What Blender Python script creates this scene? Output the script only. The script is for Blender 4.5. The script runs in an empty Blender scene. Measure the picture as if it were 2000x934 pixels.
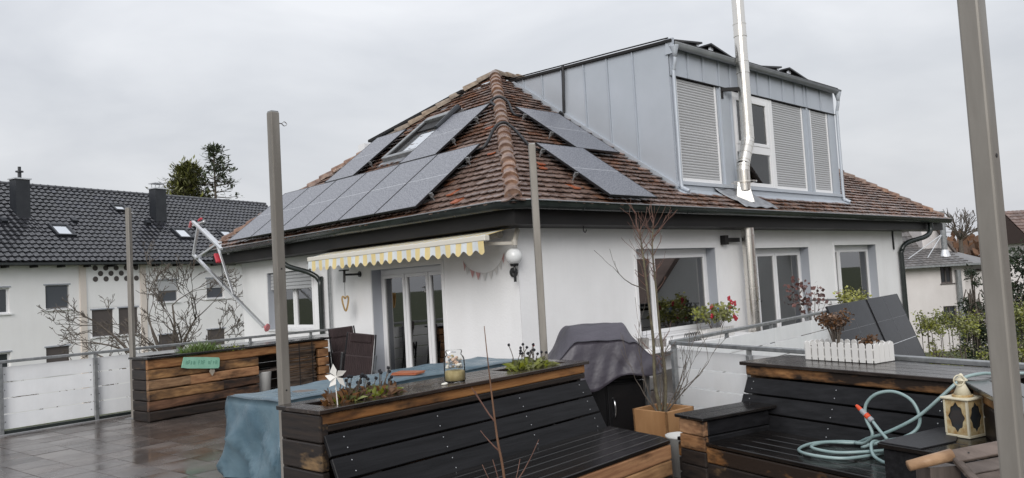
import bpy, math, random
from mathutils import Vector, Matrix
random.seed(7)
D = bpy.data
COL = bpy.context.scene.collection
R_ = math.radians

# ---------------------------------------------------------------- camera, sky, sun, exposure
AZ, PITCH, ROLL, EYE = R_(46.4), R_(3.2), R_(3.3), 1.65
fw = Vector((math.cos(AZ)*math.cos(PITCH), math.sin(AZ)*math.cos(PITCH), math.sin(PITCH)))
r0 = Vector((math.sin(AZ), -math.cos(AZ), 0)); u0 = r0.cross(fw)
rt = r0*math.cos(ROLL) - u0*math.sin(ROLL); up = u0*math.cos(ROLL) + r0*math.sin(ROLL)
cam_d = D.cameras.new('camera'); cam = D.objects.new('camera', cam_d); COL.objects.link(cam)
cam_d.sensor_width = 36; cam_d.lens = 1524/2000*36; cam_d.clip_end = 2000; cam_d.clip_start = 0.05
cm = Matrix((rt, up, -fw)).transposed().to_4x4(); cm.translation = (0, 0, EYE); cam.matrix_world = cm
sc = bpy.context.scene; sc.camera = cam

SUN_EL, SUN_AZ = R_(29), R_(217)      # low winter sun behind cloud, over the photographer's shoulder
w = D.worlds.new('World'); sc.world = w; w.use_nodes = True
nt = w.node_tree; nt.nodes.clear(); N = nt.nodes.new; L = nt.links.new
out = N('ShaderNodeOutputWorld'); mix = N('ShaderNodeMixShader'); mix.inputs[0].default_value = .93
bgs = N('ShaderNodeBackground'); bgs.inputs[1].default_value = .1
bgc = N('ShaderNodeBackground'); bgc.inputs[1].default_value = .83
sky = N('ShaderNodeTexSky'); sky.sky_type = 'NISHITA'; sky.sun_disc = False
sky.sun_elevation = SUN_EL; sky.sun_rotation = math.pi/2 - SUN_AZ; sky.air_density = 2; sky.dust_density = 4
L(sky.outputs[0], bgs.inputs[0])
tc = N('ShaderNodeTexCoord'); mp = N('ShaderNodeMapping'); mp.inputs['Scale'].default_value = (1.5, 1.5, 4.2)
L(tc.outputs['Generated'], mp.inputs[0])
nz = N('ShaderNodeTexNoise'); nz.inputs['Scale'].default_value = 1.9; nz.inputs['Detail'].default_value = 5; nz.inputs['Roughness'].default_value = .5
nz.inputs['Distortion'].default_value = .3
L(mp.outputs[0], nz.inputs['Vector'])
cr = N('ShaderNodeValToRGB'); cr.color_ramp.elements[0].position = .33; cr.color_ramp.elements[1].position = .68
cr.color_ramp.elements[0].color = (.605, .628, .68, 1); cr.color_ramp.elements[1].color = (.80, .815, .855, 1)
L(nz.outputs[0], cr.inputs[0])
sx = N('ShaderNodeSeparateXYZ'); L(tc.outputs['Generated'], sx.inputs[0])
ma = N('ShaderNodeMath'); ma.operation = 'MULTIPLY_ADD'; ma.use_clamp = False
mx = N('ShaderNodeMath'); mx.operation = 'MAXIMUM'; mx.inputs[1].default_value = 0; L(sx.outputs[2], mx.inputs[0])
L(mx.outputs[0], ma.inputs[0]); ma.inputs[1].default_value = .55; ma.inputs[2].default_value = .93
vm = N('ShaderNodeVectorMath'); vm.operation = 'SCALE'; L(cr.outputs[0], vm.inputs[0]); L(ma.outputs[0], vm.inputs['Scale'])
L(vm.outputs[0], bgc.inputs[0]); L(bgs.outputs[0], mix.inputs[1]); L(bgc.outputs[0], mix.inputs[2]); L(mix.outputs[0], out.inputs[0])

sun_d = D.lights.new('sun', 'SUN'); sun_d.energy = 1.5; sun_d.angle = R_(35); sun_d.color = (1, .985, .965)
sun = D.objects.new('sun', sun_d); COL.objects.link(sun)
sdir = Vector((math.cos(SUN_AZ)*math.cos(SUN_EL), math.sin(SUN_AZ)*math.cos(SUN_EL), math.sin(SUN_EL)))
sun.rotation_euler = sdir.to_track_quat('Z', 'Y').to_euler()
sc.view_settings.view_transform = 'Standard'; sc.view_settings.look = 'None'
sc.view_settings.exposure = .31; sc.view_settings.gamma = 1; sc.view_settings.use_curve_mapping = False
sc.render.engine = 'CYCLES'; sc.cycles.max_bounces = 6; sc.cycles.transparent_max_bounces = 12

# ---------------------------------------------------------------- materials
def nodes(name):
    m = D.materials.new(name); m.use_nodes = True
    t = m.node_tree; b = t.nodes['Principled BSDF']
    return m, t, b
def add(t, kind, **kw):
    n = t.nodes.new(kind)
    for k, v in kw.items(): n.inputs[k].default_value = v
    return n
def c4(c): return (c[0], c[1], c[2], 1)
def mat(name, c1, rough=.5, c2=None, metal=0, scale=6, stretch=(1, 1, 1), bump=.0, bscale=None, objvar=0, island=0, spec=.5,
        r2=None, coat=0, detail=6, lo=.35, hi=.65, rscale=None, bdist=.01):
    m, t, b = nodes(name); l = t.links.new
    b.inputs['Roughness'].default_value = rough; b.inputs['Metallic'].default_value = metal
    b.inputs['Specular IOR Level'].default_value = spec; b.inputs['Coat Weight'].default_value = coat
    b.inputs['Coat Roughness'].default_value = .08
    tcn = t.nodes.new('ShaderNodeTexCoord'); mpn = t.nodes.new('ShaderNodeMapping'); mpn.inputs['Scale'].default_value = stretch
    oi = t.nodes.new('ShaderNodeObjectInfo')
    off = t.nodes.new('ShaderNodeVectorMath'); off.operation = 'SCALE'; l(oi.outputs['Location'], off.inputs[0]); off.inputs['Scale'].default_value = 1.7
    ad = t.nodes.new('ShaderNodeVectorMath'); ad.operation = 'ADD'; l(tcn.outputs['Object'], ad.inputs[0]); l(off.outputs[0], ad.inputs[1])
    l(ad.outputs[0], mpn.inputs[0])
    col = None
    if c2 is not None:
        n = add(t, 'ShaderNodeTexNoise', Scale=scale, Detail=detail, Roughness=.6); l(mpn.outputs[0], n.inputs['Vector'])
        rp = t.nodes.new('ShaderNodeValToRGB'); rp.color_ramp.elements[0].position = lo; rp.color_ramp.elements[1].position = hi
        rp.color_ramp.elements[0].color = c4(c1); rp.color_ramp.elements[1].color = c4(c2)
        l(n.outputs[0], rp.inputs[0]); col = rp.outputs[0]
    if objvar or island:
        hv = t.nodes.new('ShaderNodeHueSaturation')
        src = oi.outputs['Random']; amt = objvar
        if island:
            g = t.nodes.new('ShaderNodeNewGeometry'); src = g.outputs['Random Per Island']; amt = island
        mr = add(t, 'ShaderNodeMapRange'); mr.inputs['To Min'].default_value = 1-amt; mr.inputs['To Max'].default_value = 1+amt
        l(src, mr.inputs[0]); l(mr.outputs[0], hv.inputs['Value'])
        mr2 = add(t, 'ShaderNodeMath'); mr2.operation = 'MULTIPLY'; mr2.inputs[1].default_value = 7.31; l(src, mr2.inputs[0])
        fr = t.nodes.new('ShaderNodeMath'); fr.operation = 'FRACT'; l(mr2.outputs[0], fr.inputs[0])
        mr3 = add(t, 'ShaderNodeMapRange'); mr3.inputs['To Min'].default_value = 1-amt; mr3.inputs['To Max'].default_value = 1+amt*.6
        l(fr.outputs[0], mr3.inputs[0]); l(mr3.outputs[0], hv.inputs['Saturation'])
        if col: l(col, hv.inputs['Color'])
        else: hv.inputs['Color'].default_value = c4(c1)
        col = hv.outputs[0]
    if col: l(col, b.inputs['Base Color'])
    else: b.inputs['Base Color'].default_value = c4(c1)
    if r2 is not None:
        n = add(t, 'ShaderNodeTexNoise', Scale=rscale or scale*.6, Detail=4); l(mpn.outputs[0], n.inputs['Vector'])
        mr = add(t, 'ShaderNodeMapRange'); mr.inputs['From Min'].default_value = .35; mr.inputs['From Max'].default_value = .65
        mr.inputs['To Min'].default_value = rough; mr.inputs['To Max'].default_value = r2
        l(n.outputs[0], mr.inputs[0]); l(mr.outputs[0], b.inputs['Roughness'])
    if bump:
        n = add(t, 'ShaderNodeTexNoise', Scale=bscale or scale*2, Detail=5); l(mpn.outputs[0], n.inputs['Vector'])
        bp = t.nodes.new('ShaderNodeBump'); bp.inputs['Strength'].default_value = bump; bp.inputs['Distance'].default_value = bdist
        l(n.outputs[0], bp.inputs['Height']); l(bp.outputs[0], b.inputs['Normal'])
    return m
XG, YG, ZG = (.05, 1, 1), (1, .05, 1), (1, 1, .05)          # grain runs along x, y, z
M = {}
M['plaster'] = mat('white_plaster', (.795, .795, .80), .85, (.85, .85, .855), scale=.7, bump=.55, bscale=26, spec=.25, bdist=.006)
def streak(m, amt, zs=.09, sc=3.0):
    t = m.node_tree; l = t.links.new; b = t.nodes['Principled BSDF']; src = b.inputs['Base Color'].links[0].from_socket
    tcn = t.nodes.new('ShaderNodeTexCoord'); mpn = t.nodes.new('ShaderNodeMapping'); mpn.inputs['Scale'].default_value = (1, 1, zs); l(tcn.outputs['Object'], mpn.inputs[0])
    n = add(t, 'ShaderNodeTexNoise', Scale=sc, Detail=7, Roughness=.7); l(mpn.outputs[0], n.inputs['Vector'])
    n2 = add(t, 'ShaderNodeTexNoise', Scale=.55, Detail=4, Roughness=.6); l(tcn.outputs['Object'], n2.inputs['Vector'])
    mu = t.nodes.new('ShaderNodeMath'); mu.operation = 'MULTIPLY'; l(n.outputs[0], mu.inputs[0]); l(n2.outputs[0], mu.inputs[1])
    mr = add(t, 'ShaderNodeMapRange'); mr.inputs['From Min'].default_value = .20; mr.inputs['From Max'].default_value = .38; mr.inputs['To Min'].default_value = 0; mr.inputs['To Max'].default_value = amt; l(mu.outputs[0], mr.inputs[0])
    mi = t.nodes.new('ShaderNodeMix'); mi.data_type = 'RGBA'; l(mr.outputs[0], mi.inputs[0]); l(src, mi.inputs[6]); mi.inputs[7].default_value = (.40, .38, .35, 1); l(mi.outputs[2], b.inputs['Base Color'])
streak(M['plaster'], .10, .14, 2.2)
M['plaster_left'] = mat('cream_plaster', (.84, .83, .82), .9, (.88, .875, .87), scale=.4, bump=.2, bscale=40, spec=.2)
M['plaster_right'] = mat('pinkish_plaster', (.62, .585, .57), .9, (.70, .665, .65), scale=.5, spec=.2)
M['rose_plaster'] = mat('rose_plaster', (.68, .61, .55), .9, (.72, .655, .60), scale=.8, spec=.2)
streak(M['plaster_left'], .06); streak(M['plaster_right'], .15)
M['white'] = mat('white_pvc', (.78, .78, .79), .35, spec=.5)
M['white_board'] = mat('white_hpl_board', (.78, .795, .81), .35, (.84, .85, .86), scale=2.2, objvar=.03)
streak(M['white_board'], .16, .2, 4.0)
M['reveal'] = mat('grey_reveal', (.36, .38, .42), .5)
M['interior'] = mat('room_wall', (.48, .45, .41), .9)
M['room_floor'] = mat('room_floor', (.16, .10, .06), .5)
M['zinc'] = mat('zinc_sheet', (.44, .475, .52), .42, (.475, .51, .56), metal=.25, scale=1.3, objvar=.05, bump=.05, bscale=3, r2=.52)
M['zinc_dark'] = mat('zinc_gutter', (.25, .265, .28), .42, (.33, .345, .36), metal=.5, scale=3)
M['shutter'] = mat('shutter_alu', (.47, .475, .485), .4, metal=.15, objvar=.03)
M['galv'] = mat('galvanised_steel', (.23, .24, .245), .42, (.36, .37, .375), metal=.6, scale=14, bump=.06, bscale=30)
M['post'] = mat('weathered_post', (.185, .170, .150), .5, (.31, .29, .262), metal=.35, scale=5, stretch=(1, 1, .18), bump=.1, bscale=20, r2=.38)
M['alu'] = mat('aluminium', (.62, .63, .65), .32, (.72, .73, .74), metal=.7, scale=6)
M['steel'] = mat('stainless_flue', (.78, .75, .70), .2, metal=1, r2=.3, scale=3)
M['lead'] = mat('lead_flashing', (.22, .23, .25), .4, (.32, .33, .35), metal=.3, scale=9, bump=.5, bscale=12, bdist=.03)
M['gutter'] = mat('dark_gutter', (.014, .019, .019), .25, (.026, .032, .03), scale=4, spec=.5)
M['fascia'] = mat('dark_fascia', (.012, .0115, .012), .5, (.02, .0185, .018), spec=.25, scale=3, stretch=(.3, .3, 1))
M['soffit'] = mat('soffit_board', (.20, .19, .175), .7)
M['tile'] = mat('beaver_tail_tile', (.085, .043, .030), .14, (.235, .135, .095), scale=5, island=.42, spec=.9, bump=.35, bscale=30, r2=.42, rscale=3, bdist=.006)
M['tile_new'] = mat('replaced_orange_tile', (.30, .075, .028), .3, (.38, .11, .045), scale=8)
M['hip'] = mat('hip_tile', (.10, .048, .032), .2, (.29, .185, .13), scale=6, objvar=.22, bump=.4, bscale=26, r2=.5, bdist=.008)
M['ridge_old'] = mat('lichen_ridge_tile', (.14, .10, .07), .6, (.28, .22, .16), scale=8, objvar=.18, bump=.4, bscale=26)
M['underlay'] = mat('roof_underlay', (.05, .028, .022), .7)
M['ltile'] = mat('black_glazed_tile', (.016, .017, .022), .16, (.03, .031, .038), scale=3, island=.45, spec=1.0)
M['gtile'] = mat('grey_tile', (.11, .105, .105), .4, (.17, .16, .155), scale=2, island=.2)
M['brtile'] = mat('brown_tile', (.13, .085, .07), .5, (.19, .13, .11), scale=2, island=.2)
M['slate'] = mat('chimney_slate', (.014, .016, .021), .4, (.022, .025, .03), scale=3)
M['pvframe'] = mat('pv_frame_black', (.012, .012, .014), .35)
M['pvline_faint'] = mat('pv_cell_line', (.13, .135, .15), .4)
M['pvline'] = mat('pv_busbar', (.55, .57, .6), .4)
def m_pv(name, cell):
    m, t, b = nodes(name); l = t.links.new
    tcn = t.nodes.new('ShaderNodeTexCoord')
    n = add(t, 'ShaderNodeTexNoise', Scale=38, Detail=3); l(tcn.outputs['Object'], n.inputs['Vector'])
    rp = t.nodes.new('ShaderNodeValToRGB'); rp.color_ramp.elements[0].position = .43; rp.color_ramp.elements[1].position = .60; rp.color_ramp.elements[0].color = (.065, .07, .09, 1); rp.color_ramp.elements[1].color = (.23, .235, .265, 1)  # pale speckle paints the sky's sheen on rain drops into the colour
    l(n.outputs[0], rp.inputs[0]); l(rp.outputs[0], b.inputs['Base Color'])
    b.inputs['Roughness'].default_value = .34; b.inputs['IOR'].default_value = 1.9
    v = add(t, 'ShaderNodeTexVoronoi', Scale=42); l(tcn.outputs['Object'], v.inputs['Vector'])
    bp = t.nodes.new('ShaderNodeBump'); bp.inputs['Strength'].default_value = .15; bp.inputs['Distance'].default_value = .004
    l(v.outputs['Distance'], bp.inputs['Height']); l(bp.outputs[0], b.inputs['Normal'])
    return m
M['pv'] = m_pv('pv_glass_rain_sheen', .1)
M['pv_dark'] = mat('pv_glass_dark', (.010, .011, .015), .16, (.016, .018, .024), scale=3, spec=.08, objvar=.1)
def m_glass(name, tint, ior):
    m, t, b = nodes(name); l = t.links.new; t.nodes.remove(b)
    o = t.nodes['Material Output']; tr = t.nodes.new('ShaderNodeBsdfTransparent'); tr.inputs[0].default_value = c4(tint)
    gl = t.nodes.new('ShaderNodeBsdfGlossy'); gl.inputs['Roughness'].default_value = .015
    fr = t.nodes.new('ShaderNodeFresnel'); fr.inputs[0].default_value = ior
    mxs = t.nodes.new('ShaderNodeMixShader'); l(fr.outputs[0], mxs.inputs[0]); l(tr.outputs[0], mxs.inputs[1]); l(gl.outputs[0], mxs.inputs[2])
    l(mxs.outputs[0], o.inputs[0]); return m
M['glass'] = m_glass('window_glass', (.50, .51, .50), 3.3)
M['clear_glass'] = m_glass('clear_glass', (.88, .89, .88), 1.9)
M['jar_glass'] = m_glass('jar_glass', (.985, .99, .985), 1.12)
M['dark_glass'] = mat('dark_glass', (.035, .04, .045), .06, spec=.7)
M['blind'] = mat('dark_screen_blind', (.075, .082, .095), .7)
M['blind_brown'] = mat('brown_screen_blind', (.085, .072, .068), .7)
M['curtain'] = mat('net_curtain', (.72, .72, .71), .9)
M['sky_pane'] = mat('coated_skylight_pane', (.72, .75, .78), .05, metal=.85)
def m_wood(name, c1, c2, grain, rough, r2, scale=26, bump=.3, stain=None, stain_lo=.48, stain_hi=.62, objvar=.15, sscale=3.4, spec=.35):
    m = mat(name, c1, rough, c2, scale=scale, stretch=grain, bump=bump, bscale=scale*3.2, r2=r2, objvar=objvar, bdist=.004, rscale=2.5, spec=spec)
    if stain:
        t = m.node_tree; l = t.links.new; b = t.nodes['Principled BSDF']; src = b.inputs['Base Color'].links[0].from_socket
        tcn = [n for n in t.nodes if n.bl_idname == 'ShaderNodeMapping'][0].inputs[0].links[0].from_socket
        g2 = tuple(max(.34, g) if g < 1 else 1 for g in grain)
        mpn = t.nodes.new('ShaderNodeMapping'); mpn.inputs['Scale'].default_value = g2; l(tcn, mpn.inputs[0])
        n = add(t, 'ShaderNodeTexNoise', Scale=sscale, Detail=5, Roughness=.65); l(mpn.outputs[0], n.inputs['Vector'])
        rp = t.nodes.new('ShaderNodeValToRGB'); rp.color_ramp.elements[0].position = stain_lo; rp.color_ramp.elements[1].position = stain_hi
        l(n.outputs[0], rp.inputs[0])
        mi = t.nodes.new('ShaderNodeMix'); mi.data_type = 'RGBA'; l(rp.outputs[0], mi.inputs[0]); l(src, mi.inputs[6]); mi.inputs[7].default_value = c4(stain)
        l(mi.outputs[2], b.inputs['Base Color'])
    return m
M['black_x'] = m_wood('black_stained_board', (.0085, .0085, .0095), (.017, .017, .019), XG, .36, .5, bump=.35, objvar=.12, spec=.14)
M['black_y'] = m_wood('black_stained_board_cross', (.0085, .0085, .0095), (.017, .017, .019), YG, .32, .48, bump=.35, objvar=.12, spec=.14)
M['wet_x'] = m_wood('wet_black_plank', (.006, .0055, .0055), (.014, .012, .011), XG, .07, .24, bump=.3, objvar=.12, spec=.38)
M['top_x'] = m_wood('wet_weathered_top_plank', (.030, .021, .017), (.065, .048, .040), XG, .09, .26, bump=.35, objvar=.2, spec=.6, stain=(.012, .009, .008), stain_lo=.45, stain_hi=.6)
M['top_y'] = m_wood('wet_weathered_top_plank_cross', (.018, .014, .012), (.042, .033, .029), YG, .09, .26, bump=.35, objvar=.2, spec=.6)
M['wet_y'] = m_wood('wet_black_plank_cross', (.006, .0055, .0055), (.014, .012, .011), YG, .07, .24, bump=.3, objvar=.12, spec=.38)
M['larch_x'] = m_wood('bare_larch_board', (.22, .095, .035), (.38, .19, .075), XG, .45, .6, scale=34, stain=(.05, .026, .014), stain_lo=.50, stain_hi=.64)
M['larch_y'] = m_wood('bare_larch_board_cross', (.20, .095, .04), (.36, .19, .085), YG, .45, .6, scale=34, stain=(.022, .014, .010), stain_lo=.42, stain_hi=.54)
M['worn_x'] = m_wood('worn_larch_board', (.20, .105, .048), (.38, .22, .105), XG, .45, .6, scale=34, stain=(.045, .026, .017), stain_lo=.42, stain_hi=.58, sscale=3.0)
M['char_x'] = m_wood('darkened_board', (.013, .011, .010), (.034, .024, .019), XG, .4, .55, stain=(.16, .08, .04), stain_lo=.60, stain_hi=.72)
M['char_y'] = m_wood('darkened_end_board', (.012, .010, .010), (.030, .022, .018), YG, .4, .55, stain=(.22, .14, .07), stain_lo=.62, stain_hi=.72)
M['brown_x'] = m_wood('brown_weathered_board', (.075, .036, .02), (.17, .085, .045), XG, .4, .55, scale=30, stain=(.018, .013, .011), stain_lo=.45, stain_hi=.6)
M['grey_wood'] = m_wood('grey_weathered_wood', (.10, .078, .066), (.185, .148, .128), YG, .5, .65)
M['grey_wood_z'] = m_wood('grey_weathered_front', (.085, .066, .057), (.15, .118, .102), ZG, .5, .65)
M['brown_log'] = m_wood('peeled_round_wood', (.24, .13, .06), (.38, .225, .115), YG, .45, .6)
M['bamboo'] = m_wood('bamboo_reed', (.045, .028, .018), (.13, .085, .055), XG, .5, .6, objvar=.5)
M['ring_wood'] = mat('pale_bent_wood', (.42, .26, .09), .45, (.52, .34, .14), scale=8)
M['screw'] = mat('screw_head', (.6, .6, .6), .3, metal=1)
M['paver'] = mat('wet_paver', (.062, .050, .045), .09, (.105, .086, .076), scale=2.5, objvar=.22, bump=.12, bscale=16, r2=.34, rscale=1.3, spec=.85, bdist=.004)
M['slab'] = mat('terrace_screed', (.05, .042, .037), .35, (.07, .06, .05), scale=3)
M['grass'] = mat('grass_ground', (.035, .05, .018), .9, (.075, .085, .035), scale=.5)
M['tarp'] = mat('blue_tarpaulin', (.070, .125, .165), .22, (.115, .18, .22), scale=3.5, bump=.5, bscale=7, r2=.42, rscale=4, bdist=.02)
M['cover'] = mat('grill_cover', (.048, .043, .056), .45, (.068, .061, .078), scale=2.5, bump=.7, bscale=5, bdist=.03)
M['bbq'] = mat('grill_black_enamel', (.008, .008, .009), .25)
M['bbq_grey'] = mat('grill_grey_leg', (.12, .125, .13), .4, metal=.4)
M['chrome'] = mat('chrome_handle', (.7, .7, .7), .15, metal=1)
M['terra'] = mat('wooden_tub_orange', (.27, .135, .055), .55, (.38, .21, .095), scale=5, stretch=(1, 1, .3), bump=.3, bscale=20)
M['soil'] = mat('potting_soil', (.02, .014, .01), .9, (.045, .03, .02), scale=30, bump=1, bscale=40, bdist=.03)
M['bin'] = mat('white_plastic_bin', (.62, .62, .60), .4)
M['awn_bar'] = mat('cream_awning_bar', (.66, .63, .56), .4)
M['awn_arm'] = mat('awning_arm', (.46, .43, .38), .4)
M['yellow'] = mat('yellow_stripe_cloth', (.70, .56, .27), .8, (.76, .63, .34), scale=6, spec=.2)
M['pale_stripe'] = mat('pale_stripe_cloth', (.60, .64, .66), .8, (.68, .71, .72), scale=6, spec=.2)
M['globe'] = mat('opal_globe', (.74, .75, .75), .22, spec=.5)
M['black'] = mat('black_iron', (.012, .012, .013), .35)
M['rubber'] = mat('black_cable', (.012, .012, .014), .45)
M['pink'] = mat('pink_cloth', (.52, .30, .29), .9)
M['white_cloth'] = mat('white_cloth', (.60, .59, .58), .9)
M['chair_web'] = mat('brown_chair_fabric', (.028, .017, .018), .7, (.042, .026, .027), scale=20, bump=.4, bscale=60, stretch=(1, 1, .3))
M['chair_frame'] = mat('chair_frame', (.022, .023, .026), .35)
M['chair_grey'] = mat('chair_armrest', (.09, .10, .11), .45)
M['sign'] = mat('mint_sign', (.22, .46, .34), .6, (.28, .53, .40), scale=9, bump=.3)
M['sign_ink'] = mat('sign_lettering', (.09, .24, .17), .7)
M['stone'] = mat('grey_heart_stone', (.30, .26, .21), .7, (.38, .34, .28), scale=20)
M['leather'] = mat('red_brown_leather', (.28, .07, .025), .4, (.40, .13, .05), scale=8, bump=.3)
M['shell1'] = mat('pink_shell', (.62, .44, .33), .5, objvar=.15)
M['shell2'] = mat('pale_shell', (.62, .60, .54), .5, objvar=.15)
M['shell3'] = mat('grey_shell', (.30, .31, .34), .5, objvar=.2)
M['sand'] = mat('wet_sand', (.30, .24, .11), .7, (.42, .35, .19), scale=25)
M['pin'] = mat('pinwheel_white', (.72, .70, .66), .5)
M['hose'] = mat('pale_green_hose', (.20, .29, .29), .3, (.29, .38, .375), scale=4, spec=.5)
M['orange'] = mat('orange_nozzle', (.62, .07, .02), .35)
M['greyp'] = mat('grey_plastic', (.30, .31, .33), .4)
M['lant'] = mat('cream_enamel', (.58, .53, .39), .4, (.66, .61, .47), scale=6, r2=.5)
M['lant_rust'] = mat('rusty_fretwork', (.34, .20, .07), .6, (.55, .46, .27), scale=28)
M['picket'] = mat('white_picket', (.70, .69, .67), .45, objvar=.03)
M['mat_black'] = mat('black_felt', (.016, .016, .018), .55, (.024, .024, .027), scale=30, bump=.3)
M['redplast'] = mat('red_plastic', (.48, .04, .06), .45)
M['pinkplast'] = mat('faded_red_plastic', (.52, .16, .17), .5)
M['bark'] = mat('bare_bark', (.07, .056, .046), .8, (.125, .105, .085), scale=12, bump=.5, bscale=30)
M['bark_red'] = mat('reddish_twig', (.11, .055, .042), .7, (.17, .09, .066), scale=10)
M['bark_lichen'] = mat('lichen_bark', (.07, .055, .04), .8, (.15, .135, .08), scale=14, bump=.4)
M['sap'] = mat('young_stem', (.12, .06, .032), .6, (.18, .095, .055), scale=12)
M['leaf'] = mat('green_leaf', (.12, .145, .03), .45, (.25, .26, .06), scale=2, island=.35)
M['leaf_dark'] = mat('dark_conifer_leaf', (.014, .026, .012), .6, (.03, .045, .018), scale=1.5, island=.3)
M['leaf_olive'] = mat('olive_conifer_leaf', (.12, .13, .035), .6, (.20, .20, .07), scale=.5, island=.3)
M['leaf_spruce'] = mat('blue_green_needles', (.09, .115, .07), .6, (.14, .16, .10), scale=.5, island=.3)
M['leaf_yellow'] = mat('yellow_green_leaf', (.26, .27, .05), .5, (.36, .36, .10), scale=4, island=.25)
M['leaf_dry'] = mat('dry_brown_leaf', (.07, .034, .018), .7, (.17, .085, .036), scale=6, island=.35)
M['leaf_winey'] = mat('wine_red_leaf', (.10, .045, .04), .7, (.16, .08, .07), scale=6, island=.3)
M['flower_dark'] = mat('withered_seed_head', (.010, .010, .014), .8)
M['flower_red'] = mat('red_petal', (.42, .02, .04), .5)
M['flower_blue'] = mat('blue_petal', (.12, .22, .48), .5)
M['moss'] = mat('green_grass_tuft', (.07, .13, .02), .6, (.13, .19, .045), scale=3, island=.3)
M['wood_hill'] = mat('bare_wood_brown', (.10, .055, .034), .9, (.16, .09, .055), scale=.4, island=.3)
M['stone_box'] = mat('grey_cast_stone', (.20, .19, .185), .8, (.27, .26, .25), scale=10)

# ---------------------------------------------------------------- mesh helpers
ORG = {}
class MB:
    def __init__(s): s.v = []; s.f = []
    def add(s, vs, fs):
        o = len(s.v); s.v += [Vector(v) for v in vs]; s.f += [[i+o for i in f] for f in fs]; return s
    def obox(s, c, ax, ay, az):
        c, ax, ay, az = Vector(c), Vector(ax), Vector(ay), Vector(az)
        vs = [c+ax*i+ay*j+az*k for k in (-1, 1) for j in (-1, 1) for i in (-1, 1)]
        fs = [(0, 2, 3, 1), (4, 5, 7, 6), (0, 1, 5, 4), (2, 6, 7, 3), (0, 4, 6, 2), (1, 3, 7, 5)]
        if ax.cross(ay).dot(az) < 0: fs = [f[::-1] for f in fs]
        return s.add(vs, fs)
    def box(s, x0, x1, y0, y1, z0, z1):
        return s.obox(((x0+x1)/2, (y0+y1)/2, (z0+z1)/2), (abs(x1-x0)/2, 0, 0), (0, abs(y1-y0)/2, 0), (0, 0, abs(z1-z0)/2))
    def beam(s, p, q, w, h, upv=(0, 0, 1)):
        p, q, upv = Vector(p), Vector(q), Vector(upv); d = q-p; l = d.length; d = d/l
        sx_ = d.cross(upv)
        if sx_.length < 1e-4: sx_ = d.cross(Vector((1, 0, 0)))
        sx_.normalize(); uz = sx_.cross(d).normalized()
        return s.obox((p+q)/2, d*l/2, sx_*w/2, uz*h/2)
    def tube(s, pts, rad, n=8, cap=True):
        pts = [Vector(p) for p in pts]; k = len(pts)
        rads = rad if isinstance(rad, (list, tuple)) else [rad]*k
        o = len(s.v); prev = None
        for i, p in enumerate(pts):
            d = (pts[min(i+1, k-1)]-pts[max(i-1, 0)])
            if d.length < 1e-7: d = Vector((0, 0, 1))
            d.normalize()
            if prev is None:
                a = d.cross(Vector((0, 0, 1)))
                if a.length < .05: a = d.cross(Vector((0, 1, 0)))
            else:
                a = prev - d*prev.dot(d)
                if a.length < 1e-5: a = d.cross(Vector((0, 1, 0)))
            a.normalize(); prev = a; b = d.cross(a)
            for j in range(n):
                t = 2*math.pi*j/n; s.v.append(p+(a*math.cos(t)+b*math.sin(t))*rads[i])
        for i in range(k-1):
            for j in range(n):
                j2 = (j+1) % n; s.f.append([o+i*n+j, o+i*n+j2, o+(i+1)*n+j2, o+(i+1)*n+j])
        if cap: s.f.append([o+j for j in range(n)][::-1]); s.f.append([o+(k-1)*n+j for j in range(n)])
        return s
    def lathe(s, prof, c, n=20, ax=None):
        c = Vector(c); o = len(s.v)
        A = Matrix.Identity(3) if ax is None else Vector(ax).to_track_quat('Z', 'Y').to_matrix()
        for r, z in prof:
            for j in range(n):
                t = 2*math.pi*j/n; s.v.append(c+A@Vector((r*math.cos(t), r*math.sin(t), z)))
        for i in range(len(prof)-1):
            for j in range(n):
                j2 = (j+1) % n; s.f.append([o+i*n+j, o+i*n+j2, o+(i+1)*n+j2, o+(i+1)*n+j])
        s.f.append([o+j for j in range(n)][::-1]); s.f.append([o+(len(prof)-1)*n+j for j in range(n)]); return s
    def ball(s, c, r, n=10, m=6, sc_=(1, 1, 1)):
        prof = [(max(1e-4, math.sin(math.pi*i/m)), -math.cos(math.pi*i/m)) for i in range(m+1)]
        c = Vector(c); o = len(s.v)
        for a, z in prof:
            for j in range(n):
                t = 2*math.pi*j/n; s.v.append(c+Vector((a*math.cos(t)*sc_[0], a*math.sin(t)*sc_[1], z*sc_[2]))*r)
        for i in range(m):
            for j in range(n):
                j2 = (j+1) % n; s.f.append([o+i*n+j, o+i*n+j2, o+(i+1)*n+j2, o+(i+1)*n+j])
        return s
    def prism(s, poly, off):
        off = Vector(off); a = [Vector(p) for p in poly]; n = len(a)
        vs = a+[p+off for p in a]
        nrm = Vector()
        for i in range(n): nrm += a[i].cross(a[(i+1) % n])
        fs = [list(range(n)), list(range(2*n-1, n-1, -1))]+[[(i+1) % n, i, i+n, (i+1) % n+n] for i in range(n)]
        if nrm.dot(off) > 0: fs = [f[::-1] for f in fs]
        return s.add(vs, fs)
    def sweep(s, prof, path, closed=False):
        # prof: list of (out, z); path: list of (point, outward dir)
        o = len(s.v); n = len(prof)
        for p, d in path:
            p, d = Vector(p), Vector(d)
            for a, z in prof: s.v.append(p+d*a+Vector((0, 0, z)))
        for i in range(len(path)-1):
            for j in range(n if closed else n-1):
                j2 = (j+1) % n; s.f.append([o+i*n+j, o+i*n+j2, o+(i+1)*n+j2, o+(i+1)*n+j])
        return s
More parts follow.
